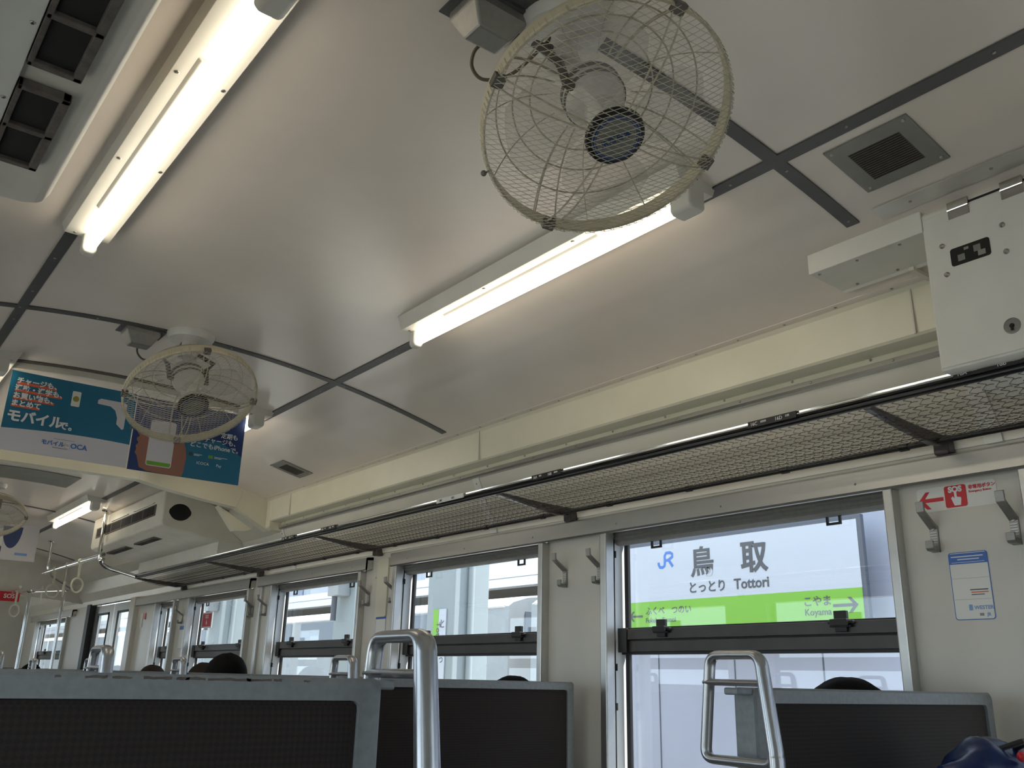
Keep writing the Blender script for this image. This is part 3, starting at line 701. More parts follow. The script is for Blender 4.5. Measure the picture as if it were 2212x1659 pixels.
for i in range(28):
    a = 2 * math.pi * i / 28; ca, sa = math.cos(a), math.sin(a); pts.append((.062 * ca if abs(ca) > .92 else .058 * ca, .050 * sa))
pts = [(1.757 + p * 1.1, .937 + q * 1.04) for p, q in pts]
MB().prism(pts, (0, 5.6395, 0), EX, EZ, (0, -.002, 0)).build('side_port', 'dark', r, label='black eye-shaped opening')
MB().box(2.020, 2.030, 5.645, 7.30, .690, .79).box(2.030, 2.19, 5.645, 5.655, .690, .79).build('lower_panel', 'offwhite', r, bevel=.002)
tag(MB().prism([(1.82, .925), (2.04, .81), (1.99, .795), (1.93, .79)], (0, 5.158, 0), EX, EZ, (0, .06, 0)).build('gusset_plate', 'cream'), 'cream triangular gusset under the right shoulder of the cross beam', 'bracket')
tag(r, 'boxy white air conditioner with a black eye-shaped side opening, hanging past the cross beam', 'air conditioner')
r, X = ac(-1, .210, .18, 1.70, '', .800, .790)
mb = MB()
for a, b in ((.98, 1.23), (1.285, 1.53), (.66, .92)):
    for w0, w1, q0, q1 in ((.092, .100, a, b), (.150, .163, a, b), (.092, .163, a, a + .012), (.092, .163, b - .012, b), (.092, .163, (a + b) / 2 - .006, (a + b) / 2 + .006)):
        mb.box(w0, w1, q0, q1, .783, .797)
mb.build('outlet_frame', 'grime', r, bevel=.002)
mb = MB()
for a, b in ((.98, 1.23), (1.285, 1.53), (.66, .92)): mb.box(.098, .152, a + .008, b - .008, .7905, .7965)
build_each(mb, 'outlet', 'dark', r)
mb = MB().use('offwhite').box(-.30, .0905, .25, 1.60, .785, .795)
for y in (.85, 1.135, 1.335, 1.50): screw(mb, (.082, y, .785), (0, 0, -1), .004)
mb.build('filter_cover', None, r, bevel=.002)
tag(r, 'white air conditioner right overhead, with rusty framed dark square outlets', 'air conditioner')
# ---------------------------------------------------------------- hanging posters
YP = 3.78
mb = MB().use('acwhite'); q = arc(-.2, 1.42, 16, .002); mb.py(q + [(a, min(b, 1.15) - .03) for a, b in q[::-1]], YP + .002, YP + .026)
mb.use('grime').py(q + [(a, b - .006) for a, b in q[::-1]], YP - .03, YP + .001)
tag(mb.build('poster_rail', None), 'pale curved poster rail fixed under the ceiling', 'rail')
ZT = lambda x: 1.093
def poster(name, x0, x1, z0, z1, base):
    r = root(name, (x0, YP, z0)); b = MB().use(base).box(x0, x1, YP - .0012, YP, z0, z1); b.build('sheet', None, r); return r
def flat(mb, m, pts, d=.0016): mb.use(m).prism(pts, (0, YP - d, 0), EX, EZ, (0, .0003, 0)); return mb
z1 = 1.090
r = poster('hanging_poster', .468, .936, .778, z1, 'paper')
mb = MB()
curve = [(.468 + (.936 - .468) * i / 16, .868 + .012 * math.sin(i / 16 * 2.6) - .006 * (1 - i / 16)) for i in range(17)]
flat(mb, 'teal', [(.468, z1), *curve, (.936, z1)])
flat(mb, 'sticker', [(.770 + a, 1.012 + b) for a, b in rrect(.034, .064, .004)] and [(.708 + a, 1.022 + b) for a, b in rrect(.032, .062, .004)], .0021)
flat(mb, 'green', [(.708 + .012 * math.cos(t * .5), 1.022 + .012 * math.sin(t * .5)) for t in range(13)], .0024)
flat(mb, 'orange', [(.708 + .006 * math.cos(t * .5), 1.022 + .006 * math.sin(t * .5)) for t in range(13)], .0027)
flat(mb, 'paper', [(.79, 1.035), (.80, 1.043), (.895, 1.043), (.903, 1.035), (.903, .935), (.896, .930), (.872, .950), (.872, .975), (.86, 1.005), (.84, 1.018), (.79, 1.020)], .0021)
mb.build('print', None, r)
mb = MB()
for i, (t, ww) in enumerate((('チャージも、', .0), ('通勤・通学も、', 0), ('お買い物も、', 0), ('まとめて', 0))):
    z = 1.045 - i * .030
    mb.use('orange').box(.492 - i * .002, .492 + len(t) * .0235, YP - .0024, YP - .002, z - .006, z + .004)
    mb.use('white').text(t, (.490 - i * .002, YP - .0025, z), EX, EZ, .0265, .0003, .0009)
mb.text('モバイル', (.478, YP - .0025, .896), EX, EZ, .050, .0003, .0020); mb.text('で。', (.662, YP - .0025, .893), EX, EZ, .036, .0003, .0010)
mb.use('blue').text('モバイル', (.612, YP - .0025, .824), EX, EZ, .021, .0003, .0006); mb.use('sticker').text('IC', (.690, YP - .0025, .822), EX, EZ, .027, .0003, .0006)
mb.use('blue').text('OCA', (.718, YP - .0025, .822), EX, EZ, .028, .0003, .0006)
mb.use('signgrey').box(.655, .71, YP - .0022, YP - .0018, .8145, .8160).box(.655, .73, YP - .0022, YP - .0018, .850, .851)
mb.build('lettering', None, r)
tag(r, 'teal and white hanging poster with large Japanese lettering and a phone drawing', 'poster', 'posters hanging across the aisle')
r = poster('hanging_poster', .940, 1.408, .775, z1 - .002, 'navy')
mb = MB()
flat(mb, 'teal', [(1.175, .776), (1.407, .776), (1.407, .90), (1.30, .955), (1.20, .935), (1.14, .945), (1.12, .776)])
flat(mb, 'handskin', [(.972, .935), (.985, .946), (1.00, .94), (1.145, .94), (1.162, .90), (1.170, .86), (1.165, .795), (1.160, .777), (1.10, .776), (1.02, .778), (.985, .79), (.975, .82), (.968, .84), (.963, .862), (.968, .885), (.966, .905)], .0020)
flat(mb, 'paper', [(1.060 + a, .900 + b) for a, b in rrect(.104, .195, .010)], .0024)
flat(mb, 'green', [(1.012, .822), (1.108, .822), (1.108, .812), (1.104, .806), (1.016, .806), (1.012, .812)], .0027)
for zz in (.935, .905, .875, .850): flat(mb, 'handskin', [(.980 + .020 * math.cos(t * .5), zz + .014 * math.sin(t * .5)) for t in range(13)], .0023)
mb.build('print', None, r)
mb = MB().use('white')
mb.text('定期も', (1.305, YP - .0025, .972), EX, EZ, .026, .0003, .0003); mb.text('チャージも、', (1.235, YP - .0025, .943), EX, EZ, .026, .0003, .0003)
mb.text('どこでもiPhoneで。', (1.176, YP - .0025, .914), EX, EZ, .0262, .0003, .0003)
mb.use('ink').box(1.178, 1.194, YP - .0025, YP - .002, .872, .886).use('green').box(1.262, 1.282, YP - .0025, YP - .002, .872, .886)
mb.use('white').box(1.200, 1.235, YP - .0025, YP - .002, .880, .882).box(1.200, 1.225, YP - .0025, YP - .002, .875, .877).box(1.288, 1.345, YP - .0025, YP - .002, .880, .882).box(1.288, 1.320, YP - .0025, YP - .002, .875, .877)
mb.text('ICOCA', (1.215, YP - .0025, .840), EX, EZ, .017, .0003); mb.text('Pay', (1.300, YP - .0025, .840), EX, EZ, .017, .0003)
mb.build('lettering', None, r)
tag(r, 'navy and blue hanging poster of a hand holding a phone, partly behind the fan', 'poster', 'posters hanging across the aisle')
# distant hanging posters
YP2 = 8.05
r = root('hanging_poster', (1.0, YP2, .8))
MB().box(.78, 1.42, YP2, YP2 + .002, .80, 1.08).build('sheet', 'paper', r)
mb = MB().use('navy').prism([(1.23 + .07 * math.cos(t), 1.06 - abs(.17 * math.sin(t))) for t in [math.pi * i / 12 for i in range(13)]], (0, YP2 - .001, 0), EX, EZ, (0, .0005, 0))
mb.use('navy').box(.8, 1.08, YP2 - .001, YP2, .93, 1.05).use('sticker').box(1.10, 1.17, YP2 - .002, YP2 - .001, .91, .99).use('ink').box(1.06, 1.09, YP2 - .0015, YP2, .83, .90).box(1.14, 1.17, YP2 - .0015, YP2, .83, .90).use('red').box(1.10, 1.12, YP2 - .0015, YP2, .83, .89)
mb.use('ltblue').box(1.27, 1.36, YP2 - .0015, YP2 - .001, .84, .86)
mb.build('print', None, r)
tag(r, 'distant poster with a dark blue rounded shape hanging beyond the cross beam', 'poster')
# ---------------------------------------------------------------- wall stickers
r = root('emergency_sticker', (XW, 1.10, .47))
mb = MB().use('sticker').prism(rrect(.205, .062, .008), (2.2795, 1.098, .471), -EY, EZ, (-.0008, 0, 0)); mb.build('sheet', None, r)
mb = MB().use('red').prism(rrect(.056, .056, .006), (2.2785, 1.098, .472), -EY, EZ, (-.0006, 0, 0))
ar = [(-.033, 0), (-.012, .023), (-.001, .023), (-.015, .0055), (.034, .0055), (.034, -.0045), (-.015, -.0045), (-.001, -.022), (-.012, -.022)]
mb.prism(ar, (2.2785, 1.164, .469), -EY, EZ, (-.0006, 0, 0))
mb.text('非常用ボタン', (2.2782, 1.064, .486), -EY, EZ, .0112, .0002, .0004); mb.text('Emergency Button', (2.2782, 1.064, .4765), -EY, EZ, .0075, .0002, .0002)
mb.use('white').text('SOS', (2.2776, 1.098, .483), -EY, EZ, .0200, .0003, .0011, 'CENTER')
mb.prism([(-.012, .006), (-.007, .010), (-.003, .004), (-.003, .022), (.001, .024), (.003, .020), (.003, .008), (.013, .006), (.014, .002), (.011, -.014), (-.005, -.014)], (2.2779, 1.098, .462), -EY, EZ, (-.0006, 0, 0))
mb.build('print', None, r)
tag(r, 'white and red emergency button sticker with SOS and a left arrow, above the coat hooks', 'sticker')
def info_sticker(y, z, s, label, detail=True):
    r = root('notice_sticker', (XW, y, z))
    MB().use('blue').prism(rrect(.098 * s, .165 * s, .007), (2.2795, y, z), -EY, EZ, (-.0006, 0, 0)).use('sticker').prism(rrect(.094 * s, .161 * s, .006), (2.279, y, z), -EY, EZ, (-.0004, 0, 0)).build('sheet', None, r)
    mb = MB().use('blue').box(2.2782, 2.2786, y - .047 * s, y + .047 * s, z + .053 * s, z + .079 * s)
    if detail:
        mb.use('ltblue').text('WESTER', (2.2782, y - .001, z - .058), -EY, EZ, .0125, .0002, .0003); mb.text('JR', (2.2782, y - .030, z - .074), -EY, EZ, .0105, .0002, .0003)
        mb.box(2.2782, 2.2786, y + .003, y + .012, z - .060, z - .046)
        mb.use('white').box(2.278, 2.2784, y - .038, y + .042, z + .070, z + .0725).box(2.278, 2.2784, y - .028, y + .026, z + .063, z + .0655).box(2.278, 2.2784, y - .04, y + .042, z + .0565, z + .0575)
        mb.use('ink').box(2.2782, 2.2786, y - .040, y + .004, z - .012, z - .0095).box(2.2782, 2.2786, y - .030, y + .002, z - .0235, z - .0215).use('orange').box(2.2782, 2.2786, y - .040, y + .002, z - .018, z - .0155)
        mb.use('ventgrey').box(2.2782, 2.2786, y - .045, y + .045, z + .0175, z + .0180).box(2.2782, 2.2786, y - .045, y + .045, z - .0330, z - .0335)
        mb.box(2.2782, 2.2786, y - .022, y - .012, z - .0735, z - .067)
    mb.build('print', None, r)
    return tag(r, label, 'sticker', 'blue headed notice stickers on the window pillars')
info_sticker(1.089, .248, 1, 'white notice sticker with a blue header below the coat hooks at the right edge')
info_sticker(3.985, .215, 1, 'blue headed notice sticker on the pillar under the cream cover panel', False)
info_sticker(6.90, .24, 1, 'tiny distant blue headed notice sticker on the pillar by the narrow window', False)
mb = MB().use('sticker').box(2.3495, 2.3503, 6.50, 6.70, .30, .41).use('red').box(2.3485, 2.3495, 6.515, 6.685, .31, .40)
mb.use('sticker').text('SOS', (2.3482, 6.60, .368), -EY, EZ, .036, .0003, .0008, 'CENTER').prism([(-.012, .006), (-.007, .010), (-.003, .004), (-.003, .022), (.003, .022), (.003, .008), (.013, .006), (.011, -.014), (-.005, -.014)], (2.3482, 6.60, .338), -EY, EZ, (-.0006, 0, 0))
tag(mb.build('emergency_sticker', None), 'small red SOS sticker stuck on the glass of the fourth window', 'sticker')
# ---------------------------------------------------------------- coat hooks
def hook(y, label, first=None):
    loc = (XW, y, .372)
    if first: r = copy_tree(first, loc)
    else:
        r = root('coat_hook', loc); x0 = XW
        mb = MB().use('hook').box(x0 - .006, x0 + .001, y - .0105, y + .0105, .335, .402)
        mb.use('screw')
        for z in (.395, .350): mb.lathe([(.0045, 0), (.004, .0025)], (x0 - .006, y, z), (-1, 0, 0), 10)
        mb.use('alu')
        for i in range(5): mb.box(x0 - .0085, x0 - .006, y - .009, y + .009, .358 + i * .0065, .360 + i * .0065)
        mb.build('back_plate', None, r)
        MB().prism([(.002, .400), (.006, .393), (.062, .432), (.064, .458), (.056, .460), (.055, .437), (.002, .402)], (x0, y - .0105, 0), -EX, EZ, (0, .021, 0)).build('upper_prong', 'hook', r, bevel=.0015)
        MB().prism([(.002, .350), (.002, .335), (.030, .337), (.036, .343), (.036, .362), (.030, .362), (.030, .348)], (x0, y - .0105, 0), -EX, EZ, (0, .021, 0)).build('lower_prong', 'hook', r, bevel=.0015)
    return tag(r, label, 'coat hook', 'coat hooks on the window pillars')
h0 = hook(1.165, 'coat hook just right of the big window, under the SOS arrow')
hook(.965, 'coat hook nearest the right edge, overlapping the SOS sticker', h0)
hook(2.610, 'coat hook touching the frame of the second window', h0)
hook(2.420, 'coat hook between the second window and the station sign window', h0)
hook(4.120, 'coat hook left of the cream cover panel', h0)
hook(3.865, 'coat hook right of the cream cover panel', h0)
hook(5.60, 'distant coat hook overlapping the fourth window glass', h0)
hook(5.40, 'distant coat hook between the third and fourth windows', h0)
hook(6.92, 'farthest coat hook, beside the narrow window', h0)
# ---------------------------------------------------------------- seats
def seat(side, y, label, first=None, group='grey framed box seats'):
    xa, xb = (1.345, 2.205) if side > 0 else (-.40, .604)
    r = root('box_seat', (xa if side > 0 else xb, y, FLOOR))
    # moulded shell: rounded rectangular rim round a recessed fabric panel
    xc, wd = (xa + xb) / 2, xb - xa; zt, zb = -.003, -.78; h = zt - zb; zc = (zt + zb) / 2
    out = rrect(wd, h, .012); inn = rrect(wd - .062, h - .052, .010); n = len(out)
    mb = MB(); vs = []
    for pts, yy in ((out, y + .045), (out, y + .004), ([(a * (1 - .008 / wd), b * (1 - .008 / h)) for a, b in out], y), (inn, y), (inn, y + .012)):
        vs += [V(xc + a, yy, zc + b) for a, b in pts]
    fs = [tuple(range(n))[::-1]]
    for k in range(4): fs += [(k * n + i, k * n + (i + 1) % n, (k + 1) * n + (i + 1) % n, (k + 1) * n + i) for i in range(n)]
    mb.add(vs, fs); mb.build('back_frame', 'seatframe', r, smooth=True)
    mb = MB(); vs = []; big = rrect(wd - .058, h - .048, .011)
    for pts, yy in ((big, y + .016), (rrect(wd - .064, h - .054, .01), y + .006), (rrect(wd - .12, h - .12, .03), y + .001)): vs += [V(xc + a, yy, zc + b) for a, b in pts]
    fs = [(k * n + i, k * n + (i + 1) % n, (k + 1) * n + (i + 1) % n, (k + 1) * n + i) for k in range(2) for i in range(n)] + [tuple(range(2 * n, 3 * n))]
    mb.add(vs, fs); mb.build('backrest', 'fabric', r, smooth=True)
    MB().box(xa + .02, xb - .02, y + .046, y + .10, -.76, -.17).build('rear_backrest', 'fabric', r, bevel=.02, seg=3)
    MB().box(xa + .01, xb - .01, y - .44, y - .005, -.86, -.74).build('seat_cushion', 'fabric', r, bevel=.03, seg=3)
    MB().box(xa + .01, xb - .01, y + .14, y + .56, -.86, -.74).build('seat_cushion', 'fabric', r, bevel=.03, seg=3)
    MB().box(xa + .04, xb - .04, y - .38, y + .50, FLOOR, -.86).build('base', 'seatframe', r, bevel=.01)
    # grab handle: rounded loop on the aisle corner, its rear part narrower
    xh = xa - .040 if side > 0 else xb + .022
    def loop(z0, z1, ya0, ya1, yb0, yb1, rc):
        cs = [(yb0, z0), (ya0, z0), (ya1, z1), (yb1, z1)]; P = []
        for i in range(4):
            p0, p, p1 = V(0, *cs[i - 1]), V(0, *cs[i]), V(0, *cs[(i + 1) % 4])
            a = (p0 - p).normalized() * rc; b = (p1 - p).normalized() * rc
            for k in range(7):
                t = k / 6; P.append(p + a * (1 - t) ** 2 + b * t ** 2)
        return [V(xh, q.y, q.z) for q in P]
    dq = .012 if side < 0 else 0
    P = loop(-.122, .050, y - .068 - dq, y - .046 - dq, y + .082, y + .062, .020)
    rs = [.0080 + .0034 * max(0, min(1, ((y - .03) - p.y) / .04)) for p in P]
    mb = MB(); mb.tube(P, rs, 14, closed=True, ell=1.55, up=EX)
    mb.tube([(xh, y - .056, .004), (xh, y + .072, .004)], .0058, 12, ell=2.3, up=EX)
    mb.tube([(xh, y - .066 - dq, -.110), (xh, y - .074 - dq, -.30), (xh, y - .04, -.42)], [.0114, .0114, .009], 14, ell=1.55, up=EX)
    mb.build('grab_handle', 'satin', r, smooth=True, label='satin silver loop grab handle')
    MB().box(min(xh, xh + side * .05), max(xh, xh + side * .05), y + .006, y + .036, -.016, -.004).build('handle_bracket', 'seatframe', r, bevel=.003)
    return tag(r, label, 'seat', group)
sr = seat(1, 1.04, 'box seat back under the station sign window with a blue bag on it')
sl = seat(-1, 1.04, 'nearest box seat back, filling the lower left corner with a chipped grey frame')
P0 = ORG[sr.name]; P1 = ORG[sl.name]; yr = [2.475, 3.92, 5.36, 6.80]
tr = ['box seat back between the two big silver handles, under the second window', 'box seat below the third window, hidden behind the chipped grey frame', 'box seat below the fourth window with only its silver handle showing', 'farthest box seat on the window side before the door']
for y, t in zip(yr, tr): tag(copy_tree(sr, (P0[0], y, P0[2])), t, 'seat', 'grey framed box seats')
tl = ['second box seat of the near row with its silver handle showing over the grey frame', 'third box seat of the near row, a tiny handle top at the far left', 'fourth box seat of the near row, out of sight', 'last box seat of the near row, out of sight']
for y, t in zip(yr[:3], tl): tag(copy_tree(sl, (P1[0], y, P1[2])), t, 'seat', 'grey framed box seats')
# paint chips on the top edge of the nearest seat
mb = MB()
for x, l in ((.225, .006), (.262, .022), (.288, .020), (.325, .030), (.352, .014), (.366, .022), (.405, .05), (.440, .030), (.463, .010), (.50, .008)):
    a = x; pts = [(a + l * i / 6 - l / 2, .0016 * random.random() + .0008) for i in range(7)] + [(a + l * (6 - i) / 6 - l / 2, -.0010 * random.random() - .0006) for i in range(7)]
    mb.prism([(p, q - .0075) for p, q in pts], (0, 1.0405, 0), EX, EZ, (0, -.0009, 0))
build_each(mb, 'paint_chip', 'grime', sl)
# ---------------------------------------------------------------- poles, strap bar, straps
def chrome_pole(name, paths, label, rad=.014, extra=None):
    r = root(name, paths[0][0]); mb = MB()
    for p in paths:
        P = [V(*q) for q in p]; out = [P[0]]
        for i in range(1, len(P) - 1):
            a = (P[i - 1] - P[i]).normalized() * .09; b = (P[i + 1] - P[i]).normalized() * .09
            for k in range(7): t = k / 6; out.append(P[i] + a * (1 - t) ** 2 + b * t ** 2)
        out.append(P[-1]); mb.tube(out, rad, 14)
    mb.build('tube', 'chrome', r, smooth=True); t0 = V(*paths[0][0]); MB().lathe([(.035, 0), (.035, -.006), (.018, -.014)], t0, EZ, 20).build('flange', 'chrome', r, smooth=True)
    return tag(r, label, 'pole', 'chrome poles around the doorway')
chrome_pole('hanging_pole', [[(1.618, 6.86, cz(1.618)), (1.618, 6.86, .700), (1.90, 6.92, .650)]], 'chrome pole dropping from the ceiling and bending to the rack end, nearest one')
chrome_pole('hanging_pole', [[(1.68, 8.86, cz(1.68)), (1.68, 8.86, .80), (1.95, 8.86, .66)]], 'farther chrome pole dropping from the ceiling behind the straps')
chrome_pole('stanchion_pole', [[(1.785, 8.55, .64), (1.785, 8.55, FLOOR)]], 'upright chrome pole rising just left of the sliding door')
chrome_pole('stanchion_pole', [[(1.50, 8.4, .60), (1.50, 8.4, FLOOR)]], 'upright chrome pole leftmost over the grey seat frame')
r = root('strap_bar', (1.64, 6.9, .80))
MB().tube([(1.64, 6.85, .775), (1.66, 8.9, .800)], .016, 14).build('tube', 'chrome', r, smooth=True); MB().lathe([(.020, 0), (.020, .02), (.008, .03)], (1.635, 6.86, .735), (0, -1, 0), 16).build('end_cap', 'chrome', r, smooth=True)
MB().tube([(1.60, 9.6, .66), (1.50, 8.4, .60)], .012, 10).tube([(1.50, 8.4, .60), (1.785, 8.55, .64)], .012, 10).build('cross_tube', 'chrome', r, smooth=True)
tag(r, 'horizontal chrome bar carrying the hand straps beyond the air conditioner', 'bar')
def strap(x, y, z, label, first=None, rot=0.0):
    if first: r = copy_tree(first, (x, y, z))
    else:
        r = root('hand_strap', (x, y, z))
        MB().use('strap').box(x - .010, x + .010, y - .002, y + .002, z - .135, z - .01).build('strap_band', None, r)
        MB().lathe([(.020, -.012), (.020, .012)], (x, y, z), (0, 1, 0), 14).build('bar_sleeve', 'strap', r)
        MB().tube([(x + .052 * math.cos(a), y, z - .180 + .052 * math.sin(a)) for a in [2 * math.pi * i / 28 for i in range(28)]], .0072, 10, closed=True).build('grip_ring', 'strap', r, smooth=True)
    r.rotation_euler = (0, 0, rot)
    return tag(r, label, 'hand strap', 'hand straps on the chrome bar')
s0 = strap(1.645, 7.50, .783, 'hand strap nearest, rightmost of the four in a row', rot=.5)
strap(1.65, 7.95, .789, 'second hand strap from the right, hanging edge on', s0, 1.3)
strap(1.655, 8.38, .794, 'third hand strap from the right with its round ring face on', s0, .3)
strap(1.66, 8.82, .799, 'leftmost of the four hand straps in a row, seen edge on', s0, 1.35)
strap(1.545, 9.25, .665, 'low hand strap beside the far SOS sign', s0, .6)
r = root('strap_bar', (1.50, 9.2, .665)); MB().tube([(1.50, 8.9, .665), (1.58, 9.7, .665)], .012, 10).build('tube', 'chrome', r, smooth=True)
tag(r, 'short far chrome bar with one low strap near the SOS sign', 'bar')
# far SOS board
r = root('emergency_sign', (1.46, 9.9, .62)); MB().box(1.50, 1.68, 9.9, 9.915, .60, .69).build('board', 'red', r)
mb = MB().use('sticker').text('SOS', (1.59, 9.899, .630), EX, EZ, .055, .0005, .0012, 'CENTER'); mb.build('lettering', None, r)
tag(r, 'small red SOS sign hanging at the far left end', 'sign')
# vestibule header over the left
run('trim_31', 'acwhite', [(1.30, cz(1.3)), (1.30, .72), (1.34, .70), (2.28, .62), (2.28, 1.0)], 9.95, 10.0)
o = MB().py(arc(.62, 1.24, 8, -.001) + arc(1.24, .62, 8, -.006), 6.02, 6.42).build('ceiling_patch', 'patch'); tag(o, 'dull grey flat hatch in the ceiling beyond the cross beam', 'patch')  # thin flat patch against the ceiling, greyer and darker than the laminate
# ---------------------------------------------------------------- people (seated, mostly hidden behind the seat backs)
def person(x, y, facing, label, hairm='hair', cloth='cloth_dark', top=.02):
    r = root('person', (x, y, -.74)); S = -1 if facing < 0 else 1; hz = top - .115      # head centre height
    fwd = V(0, S, 0); lat = V(1, 0, 0)
    P = {}
    def pt(a, f, z): return V(x, y, 0) + lat * a + fwd * f + EZ * z
    nodes = [(pt(0, 0, -.60), .115), (pt(0, .0, -.46), .11), (pt(0, 0, hz - .30), .115), (pt(0, .0, hz - .17), .06), (pt(0, .01, hz - .10), .052), (pt(0, .012, hz - .02), .078), (pt(0, .010, hz + .045), .080)]
    edges = [(i, i + 1) for i in range(6)]
    for sg in (-1, 1):
        b = len(nodes)
        nodes += [(pt(.15 * sg, 0, hz - .23), .055), (pt(.175 * sg, .03, hz - .48), .043), (pt(.13 * sg, .22, hz - .58), .034), (pt(.08 * sg, .31, hz - .575), .026)]
        edges += [(2, b), (b, b + 1), (b + 1, b + 2), (b + 2, b + 3)]
        b = len(nodes)
        nodes += [(pt(.09 * sg, .06, -.64), .075), (pt(.11 * sg, .42, -.66), .06), (pt(.11 * sg, .44, -1.06), .042), (pt(.11 * sg, .52, -1.13), .036)]
        edges += [(0, b), (b, b + 1), (b + 1, b + 2), (b + 2, b + 3)]
    def skin(name, nodes, edges, m, lv=2, grow=0.0):
        me = bpy.data.meshes.new(name); o = bpy.data.objects.new(name, me); org = V(*ORG[r.name])
        me.from_pydata([n[0] - org for n in nodes], edges, [])
        C.objects.link(o); o.parent = r; ORG[o.name] = tuple(org)
        sk = o.modifiers.new('skin', 'SKIN'); sk.use_smooth_shade = True
        for i, n in enumerate(nodes): me.skin_vertices[0].data[i].radius = (n[1] + grow, n[1] + grow)
        me.skin_vertices[0].data[0].use_root = True
        sb = o.modifiers.new('sub', 'SUBSURF'); sb.levels = lv; sb.render_levels = lv
        me.materials.append(M[m]); return o
    skin('body', nodes, edges, 'skin')
    cn = [nodes[i] for i in (0, 1, 2)] + [(nodes[3][0] - EZ * .02, .062)]; ce = [(0, 1), (1, 2), (2, 3)]
    for sg, b in ((-1, 7), (1, 15)):
        k = len(cn); cn += [nodes[b], nodes[b + 1], nodes[b + 2]]; ce += [(2, k), (k, k + 1), (k + 1, k + 2)]
    skin('jacket', cn, ce, cloth, 2, .014)
    tn = [nodes[0]]; te = []
    for b in (11, 19):
        k = len(tn); tn += [nodes[b], nodes[b + 1], nodes[b + 2]]; te += [(0, k), (k, k + 1), (k + 1, k + 2)]
    skin('trousers', tn, te, 'cloth_dark', 2, .010)
    # face and hair
    mb = MB().ellipsoid(pt(0, .105, hz + .00), .013, .020, .022, 10, 8).ellipsoid(pt(.078, .0, hz + .0), .012, .018, .030, 10, 8).ellipsoid(pt(-.078, .0, hz), .012, .018, .030, 10, 8)
    mb.build('face_features', 'skin', r, smooth=True, label='nose and ears')
    MB().ellipsoid(pt(.030, .078, hz + .022), .013, .012, .008, 10, 8).ellipsoid(pt(-.030, .078, hz + .022), .013, .012, .008, 10, 8).build('eye', 'sticker', r, smooth=True)
    MB().ellipsoid(pt(0, .085, hz - .045), .024, .012, .006, 12, 6).build('mouth', 'red', r, smooth=True)
    rnd = random.Random(int(x * 100 + y * 10))
    ph = [rnd.random() * 6 for _ in range(6)]
    def f(d):
        front = d.dot(fwd); q = 1 + .018 * math.sin(9 * d.x + ph[0]) * math.sin(8 * d.y + ph[1]) + .01 * math.sin(23 * d.x + ph[2]) * math.sin(19 * d.z + ph[3])
        if front > .35 and d.z < .25: q *= .70
        return q
    MB().ellipsoid(pt(0, -.008, hz + .020), .092, .108, .096, 36, 24, f).build('hair', hairm, r, smooth=True)
    return tag(r, label, 'person')
person(2.00, 1.285, 1, 'person with dark smooth hair seated behind the seat under the station sign', top=.024)
person(2.04, 2.62, 1, 'person with black hair seated under the second window, crown just showing', top=.014)
person(1.60, 4.17, 1, 'person with thick black hair, head well above the chipped grey seat frame', top=.085)
person(2.00, 5.57, 1, 'person with brownish hair left of the black-haired passenger', 'brownhair', 'cloth_blue', .055)
person(2.03, 6.63, -1, 'farther person with brown hair beside the small silver handle', 'brownhair', 'cloth_dark', .040)
tag(copy_tree(sr, (P0[0], 10.40, P0[2])), 'distant seat beyond the sliding door, behind the chrome poles', 'seat', 'grey framed box seats')
person(1.93, 10.08, -1, 'dark haired person far down the car between the chrome poles', 'hair', 'cloth_dark', .045)

# ---------------------------------------------------------------- blue bag on the right seat
r = root('backpack', (1.86, .86, -.74))
rb = random.Random(3); phs = [rb.random() * 6 for _ in range(8)]
def bf(d):
    q = 1 + .03 * math.sin(7 * d.x + phs[0] + 3 * d.z) * math.sin(6 * d.y + phs[1]) + .022 * math.sin(15 * d.x + 9 * d.z + phs[2]) + .012 * math.sin(31 * d.z + 13 * d.x + phs[3])
    return q * (1 + .14 * (1 - max(abs(d.x), abs(d.z)) ** 2))
MB().ellipsoid((1.80, .87, -.408), .205, .115, .325, 64, 48, bf).build('bag_body', 'pvc', r, smooth=True)
MB().tube([(1.77, .84, -.100), (1.785, .80, -.084), (1.82, .80, -.084), (1.84, .84, -.100)], .005, 8).build('carry_loop', 'black', r, smooth=True)
MB().ellipsoid((1.765, .795, -.108), .012, .008, .009, 10, 8).build('zip_tag', 'red', r, smooth=True, label='small red tag')
tag(r, 'shiny dark blue nylon backpack with a small red tag at the lower right corner', 'backpack')
# ---------------------------------------------------------------- outside: platform, sign, columns, trains
struct(MB().box(3.0, 7.4, -8, 60, -2.2, -1.15).build('platform', 'concrete')); 
tag(bpy.data.objects['platform'], 'grey concrete station platform outside the windows', 'platform', kind='structure')
g = MB().box(-80, 160, -40, 160, -2.4, -2.3).build('ground', 'concrete'); tag(g, 'grey ground of the station yard', 'ground', kind='structure')
XS = 4.4
r = root('platform_wall', (4.6, 2, -1.15)); MB().box(4.60, 4.95, -2.0, 5.05, -1.15, 2.6).build('panel', 'platwall', r)
mb = MB()
for q in (.6687, .8032, .9397, 1.04, .53): mb.box(4.597, 4.60, q * 4.6 - .004, q * 4.6 + .004, -1.15, 2.6)
build_each(mb, 'joint', 'signgrey', r); tag(r, 'large pale white platform wall behind the station name sign', 'wall')
r = root('station_sign', (XS, 3.5, .34))
ya, yb, zb_, zt_ = 2.670, 4.50, .330, .866
MB().box(XS - .002, XS + .03, ya - .026, yb + .026, zb_ - .026, zt_ + .026).build('frame', 'signgrey', r, bevel=.004)
MB().use('signwhite').box(XS - .004, XS + .001, ya, yb, zb_, zt_).use('green').box(XS - .006, XS - .003, ya, yb, zb_, .5045).build('panel', None, r)
